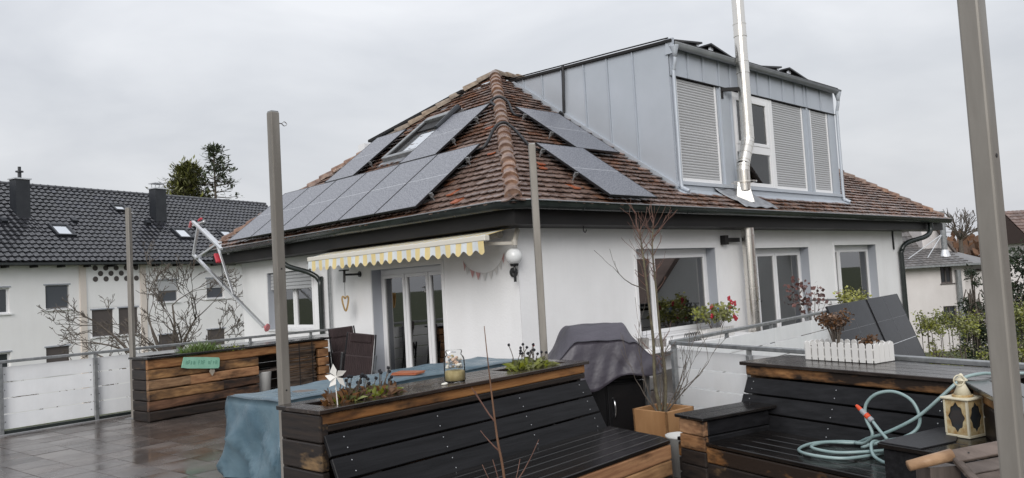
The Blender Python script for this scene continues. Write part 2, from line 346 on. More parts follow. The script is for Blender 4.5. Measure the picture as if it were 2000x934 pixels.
    def mesh(s, name, m=None, smooth=False, c=None):
        me = D.meshes.new(name); cc = c or Vector()
        me.from_pydata([v-cc for v in s.v], [], s.f); me.update()
        if m: me.materials.append(m)
        if smooth: me.polygons.foreach_set('use_smooth', [True]*len(me.polygons))
        return me
    def build(s, name, m, parent=None, smooth=False, bevel=0, kind=None, label=None, seg=1, solid=0):
        lo = [min(v[i] for v in s.v) for i in range(3)]; hi = [max(v[i] for v in s.v) for i in range(3)]
        c = Vector([(a+b)/2 for a, b in zip(lo, hi)])
        if parent is None: c.z = lo[2]
        me = s.mesh(name, M[m] if isinstance(m, str) else m, smooth, c)
        return place(name, me, c, parent, bevel, kind, label, seg, solid)
def place(name, me, c, parent=None, bevel=0, kind=None, label=None, seg=1, solid=0, rot=None):
    o = D.objects.new(name, me); COL.objects.link(o); c = Vector(c)
    ORG[o.name] = c.copy()
    base = ORG[parent.name] if parent is not None else Vector()
    if parent is not None: o.parent = parent
    if rot is not None: o.matrix_basis = Matrix.Translation(c-base) @ rot.to_4x4()
    else: o.location = c-base
    if solid:
        md = o.modifiers.new('thick', 'SOLIDIFY'); md.thickness = solid; md.offset = 0
    if bevel:
        md = o.modifiers.new('bevel', 'BEVEL'); md.width = bevel; md.segments = seg; md.limit_method = 'ANGLE'
    if kind: o['kind'] = kind
    if label: o['label'] = label
    return o
def tag(o, label, cat, group=None):
    o['label'] = label; o['category'] = cat
    if group: o['group'] = group
    return o
def thing(name, label, cat, loc, group=None, rot=None):
    o = D.objects.new(name, None); COL.objects.link(o); o.empty_display_size = .2
    if rot is None:
        o.location = loc; ORG[o.name] = Vector(loc)
    else:
        o.matrix_world = Matrix.Translation(Vector(loc)) @ rot.to_4x4(); ORG[o.name] = Vector()
    return tag(o, label, cat, group)
def frame(ax, ay, az=None):
    ax, ay = Vector(ax).normalized(), Vector(ay).normalized(); az = ax.cross(ay) if az is None else Vector(az)
    return Matrix((ax, ay, az)).transposed()
def bez(pts, n=8):
    # Catmull-Rom through the points
    pts = [Vector(p) for p in pts]; q = [2*pts[0]-pts[1]]+pts+[2*pts[-1]-pts[-2]]; o = []
    for i in range(1, len(q)-2):
        for k in range(n):
            t = k/n; a, b, c, d = q[i-1], q[i], q[i+1], q[i+2]
            o.append(.5*((2*b)+(c-a)*t+(2*a-5*b+4*c-d)*t*t+(-a+3*b-3*c+d)*t**3))
    o.append(pts[-1]); return o
rnd = random.uniform
# ---------------------------------------------------------------- ground and terrace
g = MB(); g.add([(-900, -900, -3.1), (900, -900, -3.1), (900, 900, -3.1), (-900, 900, -3.1)], [(0, 1, 2, 3)])
g.build('ground', 'grass', kind='structure')
TH = R_(7); tu = Vector((math.cos(TH), math.sin(TH), 0)); tv = Vector((-math.sin(TH), math.cos(TH), 0))
t = MB()
poly = [(-7, -5, -.16), (5.9, -5, -.16), (5.9, 1.2, -.16), (6.55, 3.2, -.16), (7.1, 5.02, -.16), (16.2, 6.1, -.16), (16.2, 8.19, -.16), (7.89, 8.19, -.16), (7.89, 13.2, -.16), (2.2, 12.62, -.16), (-7, 11.5, -.16)]
t.prism([Vector(p) for p in poly], (0, 0, .14))
terrace = t.build('terrace', 'slab', kind='structure')
tb = MB(); tb.box(-7, 5.6, -5, 11.2, -3.1, -.17); tb.build('terrace_substructure', 'plaster', kind='structure')
pm = MB(); pm.box(-.197, .197, -.197, .197, -.018, 0)
pme = pm.mesh('paver', M['paver'])
def in_poly(x, y):
    c = False; n = len(poly)
    for i in range(n):
        x1, y1 = poly[i][:2]; x2, y2 = poly[i-1][:2]
        if (y1 > y) != (y2 > y) and x < (x2-x1)*(y-y1)/(y2-y1)+x1: c = not c
    return c
pav, rest = [], MB()
rotp = frame(tu, tv)
org = Vector((2.2, 9.97, 0))
for i in range(-24, 16):
    for j in range(-38, 9):
        p = org+tu*(i+.5)*.4+tv*(j+.5)*.4
        if not all(in_poly(*(p+tu*a+tv*b)[:2]) for a in (-.21, .21) for b in (-.21, .21)): continue
        pav.append(p)
def vis_score(p):
    q = p-Vector((0, 0, EYE)); z = q.dot(fw)
    if z < .3: return 99
    return abs(q.dot(rt)/z+.38)*3+abs(z-9.5)*.35
pav.sort(key=vis_score)
for k, p in enumerate(pav):
    z = rnd(-.0012, .0012)
    if k < 300:
        place('paver', pme, (p.x, p.y, z), terrace, rot=rotp @ Matrix.Rotation(rnd(-.004, .004), 3, 'X'))
    else: rest.obox((p.x, p.y, -.009+z), tu*.197, tv*.197, (0, 0, .009))
rest.build('paving', 'paver', terrace, kind='stuff')

# ---------------------------------------------------------------- the house
XA, YB, YF, XE = 7.9, 8.2, 17.4, 22.7
house = thing('house', 'white rendered house with brown tiled hip roof and grey zinc box dormer', 'house', (XA, YB, -3.1))
PA = lambda u, z, d=0: Vector((XA+d, u, z))
PB = lambda u, z, d=0: Vector((u, YB+d, z))
def wallmesh(P, u0, u1, z0, z1, ops, th, flip):
    b = MB(); us = sorted({u0, u1, *[o[0] for o in ops], *[o[1] for o in ops]}); zs = sorted({z0, z1, *[o[2] for o in ops], *[o[3] for o in ops]})
    for i in range(len(us)-1):
        for j in range(len(zs)-1):
            cu, cz = (us[i]+us[i+1])/2, (zs[j]+zs[j+1])/2
            if any(o[0] < cu < o[1] and o[2] < cz < o[3] for o in ops): continue
            for d, fl in ((0, flip), (th, not flip)):
                q = [P(us[i], zs[j], d), P(us[i+1], zs[j], d), P(us[i+1], zs[j+1], d), P(us[i], zs[j+1], d)]
                b.add(q[::-1] if fl else q, [(0, 1, 2, 3)])
    for a0, a1, b0, b1 in ops:
        ring = [(a0, b0), (a1, b0), (a1, b1), (a0, b1)]
        for k in range(4):
            p, q = ring[k], ring[(k+1) % 4]; b.add([P(*p, 0), P(*q, 0), P(*q, th), P(*p, th)], [(0, 1, 2, 3)])
    return b
opsA = [(10.0, 12.05, .02, 2.02), (14.2, 16.15, .9, 2.16)]
opsB = [(10.7, 13.18, .55, 2.1), (14.62, 17.05, .02, 2.07), (18.38, 20.82, .25, 2.1)]
wallmesh(PA, YB, YF, -3.1, 2.47, opsA, .32, True).build('wall', 'plaster', house)
wallmesh(PB, XA+.002, XE, -3.1, 2.468, opsB, .32, False).build('wall', 'plaster', house)
b = MB(); b.box(XE-.3, XE, YB+.33, YF, -3.1, 2.46); b.box(XA+.33, XE, YF-.3, YF-.002, -3.1, 2.46); b.build('wall', 'plaster', house)
b = MB(); b.box(XA+.33, XE-.31, YB+.33, YF-.31, -.2, .0); b.build('floor', 'room_floor', house)
b = MB(); b.box(XA+.33, XE-.31, YB+.33, YF-.31, 2.36, 2.45); b.box(14.0, 14.1, YB+.34, 14, .01, 2.35); b.box(17.8, 17.9, YB+.34, 14, .01, 2.35)
b.box(XA+.34, XE-.32, 13.3, 13.4, .01, 2.35); b.box(12.6, 12.7, 13.5, 17, .01, 2.35); b.build('room_wall', 'interior', house)

def window(P, u0, u1, z0, z1, sashes, d=.2, flip=1, door=False, surround=True, rooms=None):
    """frame in the opening, sashes = list of (ua, ub); P(u, z, depth)"""
    def bar(b, ua, ub, za, zb, d0, d1):
        c = (P(ua, za, d0)+P(ub, zb, d1))/2
        b.obox(c, (P(ub, za, d0)-P(ua, za, d0))/2, (P(ua, za, d1)-P(ua, za, d0))/2, (P(ua, zb, d0)-P(ua, za, d0))/2)
    b = MB(); f = .055; e = .003
    bar(b, u0+e, u0+f, z0+e, z1-e, d, d+.07); bar(b, u1-f, u1-e, z0+e, z1-e, d, d+.07)
    bar(b, u0+f, u1-f, z1-f-.05, z1-e, d, d+.07); bar(b, u0+f, u1-f, z0+e, z0+f, d, d+.07)
    win = b.build('door_frame' if door else 'window', 'white', house, bevel=.005)
    for ua, ub in sashes:
        b = MB(); s = .062; za, zb = z0+f, z1-f-.05
        bar(b, ua, ua+s, za, zb, d-.02, d+.05); bar(b, ub-s, ub, za, zb, d-.02, d+.05)
        bar(b, ua+s, ub-s, zb-s, zb, d-.02, d+.05); bar(b, ua+s, ub-s, za, za+s*(1.6 if door else 1.1), d-.02, d+.05)
        b.build('sash', 'white', win, bevel=.006)
        b = MB(); bar(b, ua+s*.8, ub-s*.8, za+s*.8, zb-s*.8, d+.012, d+.02); b.build('pane', 'glass', win)
    b = MB(); r = .004
    bar(b, u0+.0005, u0+r, z0, z1, .005, d); bar(b, u1-r, u1-.0005, z0, z1, .005, d); bar(b, u0+r, u1-r, z1-r, z1-.0005, .005, d)
    b.build('reveal', 'reveal', win)  # grey covers the guide rails and paints recess shade into the reveal
    if surround:
        b = MB(); k = .07
        bar(b, u0-k, u0-.001, z0, z1+k, -.014, -.001); bar(b, u1+.001, u1+k, z0, z1+k, -.014, -.001); bar(b, u0-.001, u1+.001, z1+.001, z1+k, -.014, -.001)
        b.build('surround', 'plaster', win)
    b = MB(); bar(b, u0+.01, u1-.01, z0+.001, z0+.03, -.03, d-.001); b.build('sill', 'white', win)
    return win, bar
wd, barA = window(PA, 10.0, 12.05, .02, 2.02, [(10.07, 10.6), (10.62, 11.28), (11.3, 11.98)], door=True)
w_, _ = window(PA, 14.2, 16.15, .9, 2.16, [(14.27, 15.28), (15.3, 16.08)])
sh = MB(); sh.box(XA+.06, XA+.1, 14.23, 14.27, .93, 2.15); rs = sh.build('roller_shutter', 'white', house)
for k in range(5):
    z = 2.15-.075*(k+1); q = MB(); q.box(XA+.05, XA+.075, 14.28, 16.1, z+.004, z+.075); q.build('slat', 'shutter', rs, bevel=.012)
window(PB, 10.7, 13.18, .55, 2.1, [(10.76, 11.4), (11.42, 13.1)])
window(PB, 14.62, 17.05, .02, 2.07, [(14.69, 15.0), (15.02, 15.82), (15.84, 16.98)], door=True)
window(PB, 18.38, 20.82, .25, 2.1, [(18.45, 19.0), (19.02, 20.75)])
# net curtains and things one sees dimly through the panes
for (P, ua, ub, za, zb) in ((PA, 11.45, 11.95, .1, 1.9), (PB, 18.5, 18.95, .3, 2.0), (PB, 16.5, 16.95, .1, 2.0), (PB, 12.75, 13.1, .6, 2.0), (PA, 15.3, 16.0, .95, 2.1)):
    b = MB(); n = 26
    for k in range(n+1):
        u = ua+(ub-ua)*k/n; d = .42+.022*math.sin(k*1.9)
        b.v += [P(u, za, d), P(u, zb, d)]
    b.f = [[2*k, 2*k+2, 2*k+3, 2*k+1] for k in range(n)]; b.build('curtain', 'curtain', house, smooth=True)
# the deep white ledge under the near window
b = MB(); b.box(10.3, 13.6, 7.72, 8.195, .36, .44); b.build('ledge', 'plaster', house, bevel=.01)
# thin white conduit beside the awning
b = MB(); b.tube([(7.86, 13.5, .05), (7.86, 13.5, 2.42)], .018, 6); b.tube([(7.86, 13.42, .9), (7.86, 13.42, 2.42)], .012, 6); b.build('conduit', 'galv', house)

# ---- roof
V3_ = Vector
EX, EYv, EZ = 7.45, 7.75, 2.80
APX = Vector((11.9, 12.75, 6.33)); AP2 = Vector((20.4, 12.75, 6.33))
c00 = Vector((7.35, 7.65, 2.74)); c0f = Vector((7.35, 18.0, 2.74)); ce0 = Vector((24.7, 7.65, 2.74)); cef = Vector((24.7, 18.0, 2.74))
b = MB(); b.add([c00, c0f, ce0, cef, APX-Vector((0, 0, .05)), AP2-Vector((0, 0, .05))], [(0, 4, 1), (0, 2, 5, 4), (1, 4, 5, 3), (2, 3, 5), (0, 1, 3, 2)])
roof = b.build('roof', 'underlay', house)
tw, tl, ex = .178, .24, .166
outl = [(-.5*tw, tl), (-.5*tw, .05), (-.42*tw, .024), (-.22*tw, .006), (0, 0), (.22*tw, .006), (.42*tw, .024), (.5*tw, .05), (.5*tw, tl)]
tm = MB(); n = len(outl)
tz = lambda y: .058-.21*y
tm.v = [Vector((x*.985, y, tz(y))) for x, y in outl]+[Vector((x*.985, y, tz(y)-.016)) for x, y in outl]
tm.f = [list(range(n))[::-1]]+[[i, i+1, i+1+n, i+n] for i in range(n-1)]
tm.f[0] = list(range(n)); tm.f = [tm.f[0]]+[[i+1, i, i+n, i+1+n] for i in range(n-1)]
tme = tm.mesh('roof_tile', M['tile']); tme_new = tm.mesh('roof_tile', M['tile_new'])
cand = []
aA = math.atan2(APX.z-2.78, APX.x-7.35); upA = Vector((math.cos(aA), 0, math.sin(aA))); nA = Vector((-math.sin(aA), 0, math.cos(aA))); fA = frame((0, -1, 0), upA, nA)
aB = math.atan2(APX.z-2.78, APX.y-7.65); upB = Vector((0, math.cos(aB), math.sin(aB))); nB = Vector((0, -math.sin(aB), math.cos(aB))); fB = frame((1, 0, 0), upB, nB)
def on_A(y, s, o=0): return Vector((7.35, y, 2.78))+upA*s+nA*o
def on_B(x, s, o=0): return Vector((x, 7.65, 2.78))+upB*s+nB*o
LA = (APX.x-7.35)/math.cos(aA); LB = (APX.y-7.65)/math.cos(aB)
for i in range(-1, int(LA/ex)):
    s = i*ex+.06; tt = max(0, s+.1)/LA; y0, y1 = 7.65+tt*5.1, 18-tt*5.25
    y = 7.65+(i % 2)*tw/2
    while y < y1:
        if y0-.03 < y < y1+.03 and not (9.95 < y < 15.6 and .25 < s < 1.5): cand.append(('A', y, s))
        y += tw
for i in range(-1, int(LB/ex)):
    s = i*ex+.06; tt = max(0, s+.1)/LB; x0, x1 = 7.35+tt*4.55, 24.7-tt*4.3
    x = 7.35+(i % 2)*tw/2
    while x < x1:
        yy = 7.65+s*math.cos(aB)
        hid = 12.05 < x < 19.15 and yy > 8.08
        if x0-.03 < x < x1+.03 and not hid: cand.append(('B', x, s))
        x += tw
pos = []
for f, u, s in cand:
    jit = Vector((rnd(-.004, .004), rnd(-.012, .012), 0))
    p = (on_A if f == 'A' else on_B)(u, s, rnd(0, .008)); fr_ = fA if f == 'A' else fB
    p = p+fr_@jit
    covered = (f == 'A' and 9.7 < u < 16.5 and s < 1.5) or (f == 'A' and 11 < u < 12 and 1.8 < s < 3.4) or (f == 'B' and 9.3 < u < 10.5 and s < 1.6)
    pos.append(((p-Vector((0, 0, EYE))).length+(9 if covered else 0), p, fr_ @ Matrix.Rotation(rnd(-.02, .02), 3, 'Z') @ Matrix.Rotation(rnd(-.015, .03), 3, 'X')))
pos.sort(key=lambda a: a[0])
new_t = {14, 61, 97}
rest = MB()
for k, (d_, p, rr) in enumerate(pos):
    if k < 300: place('roof_tile', tme, p, roof, rot=rr)
    else: rest.add([p+rr@v for v in tm.v], tm.f)
rest.build('roof_tiles', 'tile', roof, kind='stuff')
for f, u, s in (('A', 10.35, 2.62), ('A', 9.35, 1.5), ('A', 9.35, .35), ('B', 8.85, 1.0), ('B', 9.0, .34), ('A', 9.0, .08), ('B', 8.95, 1.16)):
    p = (on_A if f == 'A' else on_B)(u, s, .014); place('roof_tile', tme_new, p, roof, rot=(fA if f == 'A' else fB), label='bright orange replacement roof tile')
def hipcaps(p, q, n, m, r1=.125, r2=.10, first=0):
    p, q = Vector(p), Vector(q); d = (q-p)/n; dl = d.length; dn = d.normalized(); side = dn.cross(Vector((0, 0, 1))).normalized(); nr = side.cross(dn)
    b = MB(); k = 9; L_ = dl*1.16
    for (yy, r) in ((0, r1), (.03, r1*1.03), (L_, r2)):
        for j in range(k):
            a = math.pi*(j/(k-1))*1.1-.05*math.pi; b.v.append(Vector((math.cos(a)*r, yy, math.sin(a)*r*.95-.02)))
    for i in range(2):
        for j in range(k-1): b.f.append([i*k+j, i*k+j+1, (i+1)*k+j+1, (i+1)*k+j])
    b.f = [f[::-1] for f in b.f]
    b.f.append(list(range(k)))
    me = b.mesh('hip_tile', M[m], smooth=False)
    for i in range(n):
        o = place('hip_tile', me, p+d*i+nr*rnd(.03, .045), roof, rot=frame(side, dn, nr) @ Matrix.Rotation(rnd(-.03, .03), 3, 'Z') @ Matrix.Rotation(R_(-2.6), 3, 'X'))
hipcaps(c00+Vector((.1, .1, .08)), APX+Vector((-.05, -.05, .02)), 22, 'hip')
hipcaps(c0f+Vector((.1, -.1, .08)), c0f+(APX-c0f)*.62+Vector((0, 0, .04)), 14, 'hip')
hipcaps(c0f+(APX-c0f)*.62+Vector((0, 0, .04)), APX+Vector((-.03, .03, .02)), 8, 'ridge_old')
hipcaps(ce0+Vector((-.1, .1, .08)), AP2+Vector((0, 0, .02)), 22, 'hip')
hipcaps(APX+Vector((0, 0, .02)), Vector((13.6, 12.75, 6.35)), 5, 'ridge_old')

# gutter, fascia, soffit
half = [(.08-.08*math.cos(math.pi*k/8), -.105*math.sin(math.pi*k/8)) for k in range(9)]+[(.168, .012), (.175, .0)]
path = [((EX, 18.05, 2.77), (-1, 0, 0)), ((EX, EYv+.16, 2.77), (-1, 0, 0)), ((EX+.16, EYv, 2.77), (0, -1, 0)), ((24.75, EYv, 2.75), (0, -1, 0))]
GX, GY = 7.395, 7.695
gp = [((GX, 18.05, 2.765), (-1, 0, 0)), ((GX, GY+.20, 2.765), (-1, -.28, 0)), ((GX+.20, GY, 2.765), (-.28, -1, 0)), ((24.75, GY, 2.745), (0, -1, 0))]
b = MB(); b.sweep(half, gp); gut = b.build('gutter', 'gutter', house, smooth=True, solid=.006)
MB().tube([V3_(p)+V3_(d)*.170+V3_((0, 0, .012)) for p, d in gp], .009, 6).build('gutter_rim_glint', 'zinc_dark', gut)  # lighter zinc paints the bright reflection along the gutter's front edge
for y in [8.8+.85*k for k in range(11)]:
    q = MB(); q.sweep([(a-.004+(.012 if k == 9 else 0), z-.006) for k, (a, z) in enumerate(half[:10])], [((GX, y, 2.765), (-1, 0, 0)), ((GX, y+.03, 2.765), (-1, 0, 0))]); q.build('gutter_bracket', 'gutter', gut, solid=.006)
for x in [8.7+.9*k for k in range(18)]:
    q = MB(); q.sweep([(a-.004, z-.006) for a, z in half[:10]], [((x, GY, 2.76), (0, -1, 0)), ((x+.03, GY, 2.76), (0, -1, 0))]); q.build('gutter_bracket', 'gutter', gut, solid=.006)
b = MB(); b.sweep([(0, -.02), (.0, -.31), (-.42, -.325), (-.42, -.30), (-.025, -.285), (-.025, -.02)], [((EX+.03, 18.0, 2.77), (-1, 0, 0)), ((EX+.03, EYv+.03, 2.77), (-1, -1, 0)), ((24.7, EYv+.03, 2.77), (0, -1, 0))], closed=True)
b.build('fascia', 'fascia', house)
b = MB(); b.box(7.51, 7.92, 17.4, 18.0, 2.49, 2.72); b.build('soffit', 'fascia', house); b = MB(); b.box(22.7, 24.68, 7.8, 17.9, 2.5, 2.6); b.build('soffit', 'fascia', house)
pipe = lambda pts, r=.05, n=10: MB().tube(bez(pts, 6), r, n)
pipe([(7.38, 14.5, 2.7), (7.38, 14.48, 2.42), (7.46, 14.36, 2.24), (7.7, 13.95, 2.08), (7.83, 13.78, 1.9), (7.83, 13.76, 1.5), (7.83, 13.76, -3)]).build('downpipe', 'gutter', house, smooth=True)
pipe([(23.4, 7.68, 2.7), (23.38, 7.69, 2.42), (23.1, 7.75, 2.26), (22.5, 8.0, 2.12), (22.3, 8.1, 1.9), (22.28, 8.11, 1.4), (22.28, 8.11, -3)], .065).build('downpipe', 'gutter', house, smooth=True)
b = MB(); b.box(21.95, 22.0, 8.16, 8.19, 1.95, 2.45); b.build('wall_step_strip', 'black', house)  # black strip drawn in place of a small step in the wall
b = MB(); b.tube(bez([(9.05, 7.9, 2.46), (9.05, 7.9, 2.38), (9.09, 7.9, 2.36), (9.12, 7.9, 2.40)], 4), .008, 6); b.build('hook', 'black', house)

# ---- dormer
DX0, DX1, DY, DZ0, DZ1 = 12.13, 19.08, 8.24, 3.16, 5.9
roofz = lambda y: 2.78+(y-7.65)*math.tan(aB)
topz = lambda y: DZ1+.03+(y-DY)*.052
b = MB(); b.prism([(DX0+.02, DY+.06, DZ0), (DX0+.02, DY+.06, topz(DY)-.02), (DX0+.02, 12.7, topz(12.7)-.02), (DX0+.02, 12.7, 6.2), (DX0+.02, 8.6, 3.4)], (DX1-DX0-.04, 0, 0))
dormer = b.build('dormer', 'fascia', house)  # dark body colour paints shade into the gaps between the zinc sheets
ys = [8.24, 9.05, 9.69, 10.30, 10.92, 11.49, 12.06, 12.6]
for k in range(len(ys)-1):
    a, c = ys[k]+.011, ys[k+1]-.011
    q = MB(); q.prism([(DX0, a, roofz(a)-.02), (DX0, c, roofz(c)-.02), (DX0, c, max(topz(c), roofz(c))), (DX0, a, topz(a))], (.018, 0, 0)); q.build('zinc_sheet', 'zinc', dormer)
    q = MB(); q.box(DX0-.04, DX0+.01, a-.017, a-.005, roofz(a)-.01, topz(a)-.01)
    if k: q.build('standing_seam', 'zinc', dormer)
q = MB(); q.beam((DX0-.03, 8.2, roofz(8.2)+.05), (DX0-.03, 12.4, roofz(12.4)+.05), .05, .09, nB); q.build('flashing', 'zinc', dormer)
q = MB(); q.prism([(DX0-.06, DY-.12, topz(DY)), (DX1+.06, DY-.12, topz(DY)), (DX1+.06, 12.7, topz(12.7)), (DX0-.06, 12.7, topz(12.7))], (0, 0, .05)); q.build('flat_roof', 'fascia', dormer)
q = MB(); q.prism([(DX0-.03, DY-.11, 5.72), (DX0-.03, DY+.05, 5.72), (DX0-.03, DY+.02, 6.02), (DX0-.03, DY-.14, 6.0)], (.05, 0, 0)); q.build('verge_plate', 'zinc', dormer)
def front(x0, x1, z0, z1, name='zinc_sheet', m='zinc', d=0, th=.03, bev=0):
    q = MB(); q.box(x0, x1, DY-d, DY-d+th, z0, z1); return q.build(name, m, dormer, bevel=bev)
hs = [12.15, 12.71, 13.23, 13.8, 14.22, 14.75, 15.32, 15.86, 16.44, 17.01, 17.45, 17.6, 18.3, 19.07]
for k in range(len(hs)-1):
    front(hs[k]+.018, hs[k+1]-.018, 5.33, 5.9, d=.012)
    if k: front(hs[k]-.008, hs[k]+.008, 5.335, 5.86, 'standing_seam', d=.05, th=.06)
front(12.15, 19.07, 5.315, 5.327, 'drip_edge', 'fascia', d=.05, th=.06)
front(12.15, 12.30, 3.32, 5.31); front(13.70, 14.22, 3.32, 5.31, d=.01); front(17.36, 17.53, 3.32, 5.31, d=.01); front(17.55, 17.72, 3.32, 5.31, d=.01); front(18.68, 19.06, 3.32, 5.31, d=.01)
for x in (13.78, 14.20, 17.54, 17.50): front(x-.015, x+.015, 3.3, 5.31, 'standing_seam', d=.045, th=.05)
front(12.15, 19.07, 3.28, 3.345, 'sill_flashing', d=.07, th=.1); front(12.1, 19.1, 3.02, 3.275, 'apron_flashing', d=.03, th=.06)
q = MB(); q.prism([(12.0, DY-.04, 3.19), (19.15, DY-.04, 3.19), (19.15, DY-.22, 3.09), (12.0, DY-.22, 3.09)], (0, 0, -.02)); q.build('apron_flashing', 'zinc', dormer)
dg = [(-.07+.07*math.cos(math.pi*k/8)+.0, -.07*math.sin(math.pi*k/8)) for k in range(9)]
q = MB(); q.sweep([(.07-.07*math.cos(math.pi*k/8), -.085*math.sin(math.pi*k/8)) for k in range(9)]+[(.15, .012)], [((DX0-.05, DY-.06, 5.9), (0, -1, 0)), ((DX1+.05, DY-.06, 5.9), (0, -1, 0))]); q.build('gutter', 'zinc_dark', dormer, smooth=True, solid=.006)
for x in (DX0+.02, DX1-.02):
    q = MB(); q.lathe([(.035, -.2), (.05, -.12), (.085, 0), (.085, .02)], (x, DY-.13, 5.84), 10)
    q.tube(bez([(x, DY-.13, 5.68), (x, DY-.12, 5.56), (x+.01, DY-.08, 5.42), (x+.01, DY-.07, 5.3), (x+.01, DY-.07, 4.2), (x+.01, DY-.07, 3.3), (x+.02, DY-.12, 3.2), (x+.03, DY-.22, 3.14)], 5), .036, 10); q.build('downpipe', 'zinc', dormer, smooth=True)
def shutter(x0, x1, label=None):
    z0, z1 = 3.38, 5.31
    q = MB(); q.box(x1, x1+.05, DY-.01, DY+.03, z0-.03, z1); q.box(x0-.03, x0, DY-.01, DY+.03, z0-.03, z1); q.box(x0, x1, DY-.008, DY+.02, z0-.03, z0+.04)
    r = q.build('roller_shutter', 'white', house, bevel=.004)
    n = 36; h = (z1-z0-.05)/n; sm_ = MB(); w_ = (x1-x0)/2-.004
    prof = [(0, 0), (-.008, h*.2), (-.011, h*.5), (-.008, h*.8), (0, h*.96)]
    sm_.v = [Vector((sx_*w_, a, z)) for sx_ in (-1, 1) for a, z in prof]; k5 = len(prof)
    sm_.f = [[i, i+k5, i+k5+1, i+1] for i in range(k5-1)]
    me = sm_.mesh('slat', M['shutter'], smooth=False)
    for k in range(n): place('slat', me, ((x0+x1)/2, DY+.012, z0+.045+k*h), r)
shutter(12.33, 13.62); shutter(15.92, 17.28); shutter(17.76, 18.58)
# dormer window: tall upper sash, small lower pane
q = MB(); q.box(14.24, 14.32, DY-.02, DY+.05, 3.36, 5.3); q.box(15.66, 15.74, DY-.02, DY+.05, 3.36, 5.3); q.box(14.32, 15.66, DY-.02, DY+.05, 5.2, 5.3); q.box(14.32, 15.66, DY-.02, DY+.05, 3.36, 3.44); q.box(14.32, 15.66, DY-.025, DY+.05, 4.06, 4.22)
q.box(15.76, 15.9, DY-.015, DY+.04, 3.36, 5.31)
dw = q.build('window', 'white', house, bevel=.006)
q = MB(); q.box(14.32, 14.39, DY-.035, DY+.02, 4.22, 5.2); q.box(15.59, 15.66, DY-.035, DY+.02, 4.22, 5.2); q.box(14.39, 15.59, DY-.035, DY+.02, 5.13, 5.2); q.box(14.39, 15.59, DY-.035, DY+.02, 4.22, 4.29); q.build('sash', 'white', dw, bevel=.005)
for z0, z1 in ((4.27, 5.15), (3.43, 4.07)):
    q = MB(); q.box(14.33, 15.65, DY+.0, DY+.008, z0, z1); q.build('pane', 'clear_glass', dw)
q = MB(); q.box(14.3, 15.7, DY+.03, DY+.055, 3.4, 5.25); q.build('blind', 'curtain', dw)
# the twin dormer on the far side shows over the hip
b = MB(); b.prism([(11.35, 13.2, 5.9), (11.35, 17.0, 4.3), (11.35, 17.0, 5.50), (11.35, 13.2, 5.98)], (6.8, 0, 0)); b.build('rear_dormer', 'zinc', house)
b = MB(); b.prism([(11.25, 13.2, 5.98), (11.25, 17.02, 5.5), (11.25, 17.02, 5.56), (11.25, 13.2, 6.04)], (6.9, 0, 0)); b.build('rear_dormer_roof', 'fascia', house)
b = MB(); b.box(11.0, 11.3, 16.8, 17.1, 5.18, 5.42); b.build('rear_gutter_end', 'white', house)
# roof window
sk = MB(); y0, y1, s0, s1 = 12.12, 13.38, 2.38, 3.92
def fbar(b, ya, yb, sa, sb, o0, o1):
    b.obox((on_A(ya, sa, o0)+on_A(yb, sb, o1))/2, Vector((0, (yb-ya)/2, 0)), upA*(sb-sa)/2, nA*(o1-o0)/2)
fbar(sk, y0, y0+.09, s0, s1, .02, .15); fbar(sk, y1-.09, y1, s0, s1, .02, .15); fbar(sk, y0+.09, y1-.09, s1-.14, s1, .02, .17); fbar(sk, y0+.09, y1-.09, s0, s0+.1, .02, .14)
skl = sk.build('roof_window', 'galv', house, bevel=.01)
q = MB(); fbar(q, y0+.1, y1-.1, s0+.1, s1-.14, .05, .06); q.build('pane', 'sky_pane', skl)
q = MB(); fbar(q, y0+.09, y0+.14, s0+.1, s1-.15, .06, .12); fbar(q, y1-.14, y1-.09, s0+.1, s1-.15, .06, .12); fbar(q, y0+.14, y1-.14, s1-.5, s1-.15, .062, .1); q.build('inner_frame', 'fascia', skl)
q = MB(); q.tube([on_A(y0+.04, s1-.06, .2), on_A(y0+.04, s0+.7, .19)], [.075, .05], 10); q.build('awning_box', 'slate', skl)
q = MB(); fbar(q, y0-.06, y1+.06, s0-.16, s0-.005, .035, .055); q.build('flashing', 'lead', skl)
# cables over the hip
def cable(pts, r=.02, name='cable'): return MB().tube(bez(pts, 6), r, 6).build(name, 'rubber', roof, smooth=True)
hipp = lambda t: c00+(APX-c00)*t
cable([on_A(10.0, 1.72, .07), on_A(9.7, 1.82, .09), hipp(.40)+Vector((-.12, .1, .14)), hipp(.405)+Vector((0, 0, .23)), hipp(.40)+Vector((.15, -.08, .15)), on_B(9.25, 1.85, .08), on_B(9.5, 1.7, .06)], .028)
cable([on_A(10.9, 3.5, .08), on_A(10.7, 3.45, .1), hipp(.64)+Vector((-.12, .1, .14)), hipp(.64)+Vector((0, 0, .23)), hipp(.63)+Vector((.15, -.08, .15)), on_B(10.2, 3.5, .08), on_B(10.4, 3.4, .06)], .028)
cable([(12.08, 10.84, 6.14), (12.08, 10.84, 5.9), (12.07, 10.86, 5.5), (12.08, 10.9, 5.1), on_B(11.95, 4.0, .1)], .03)
cable([(12.1, 8.2, 6.02), (12.1, 9.5, 6.09), (12.1, 11, 6.16), (12.12, 12.5, 6.24)], .014)

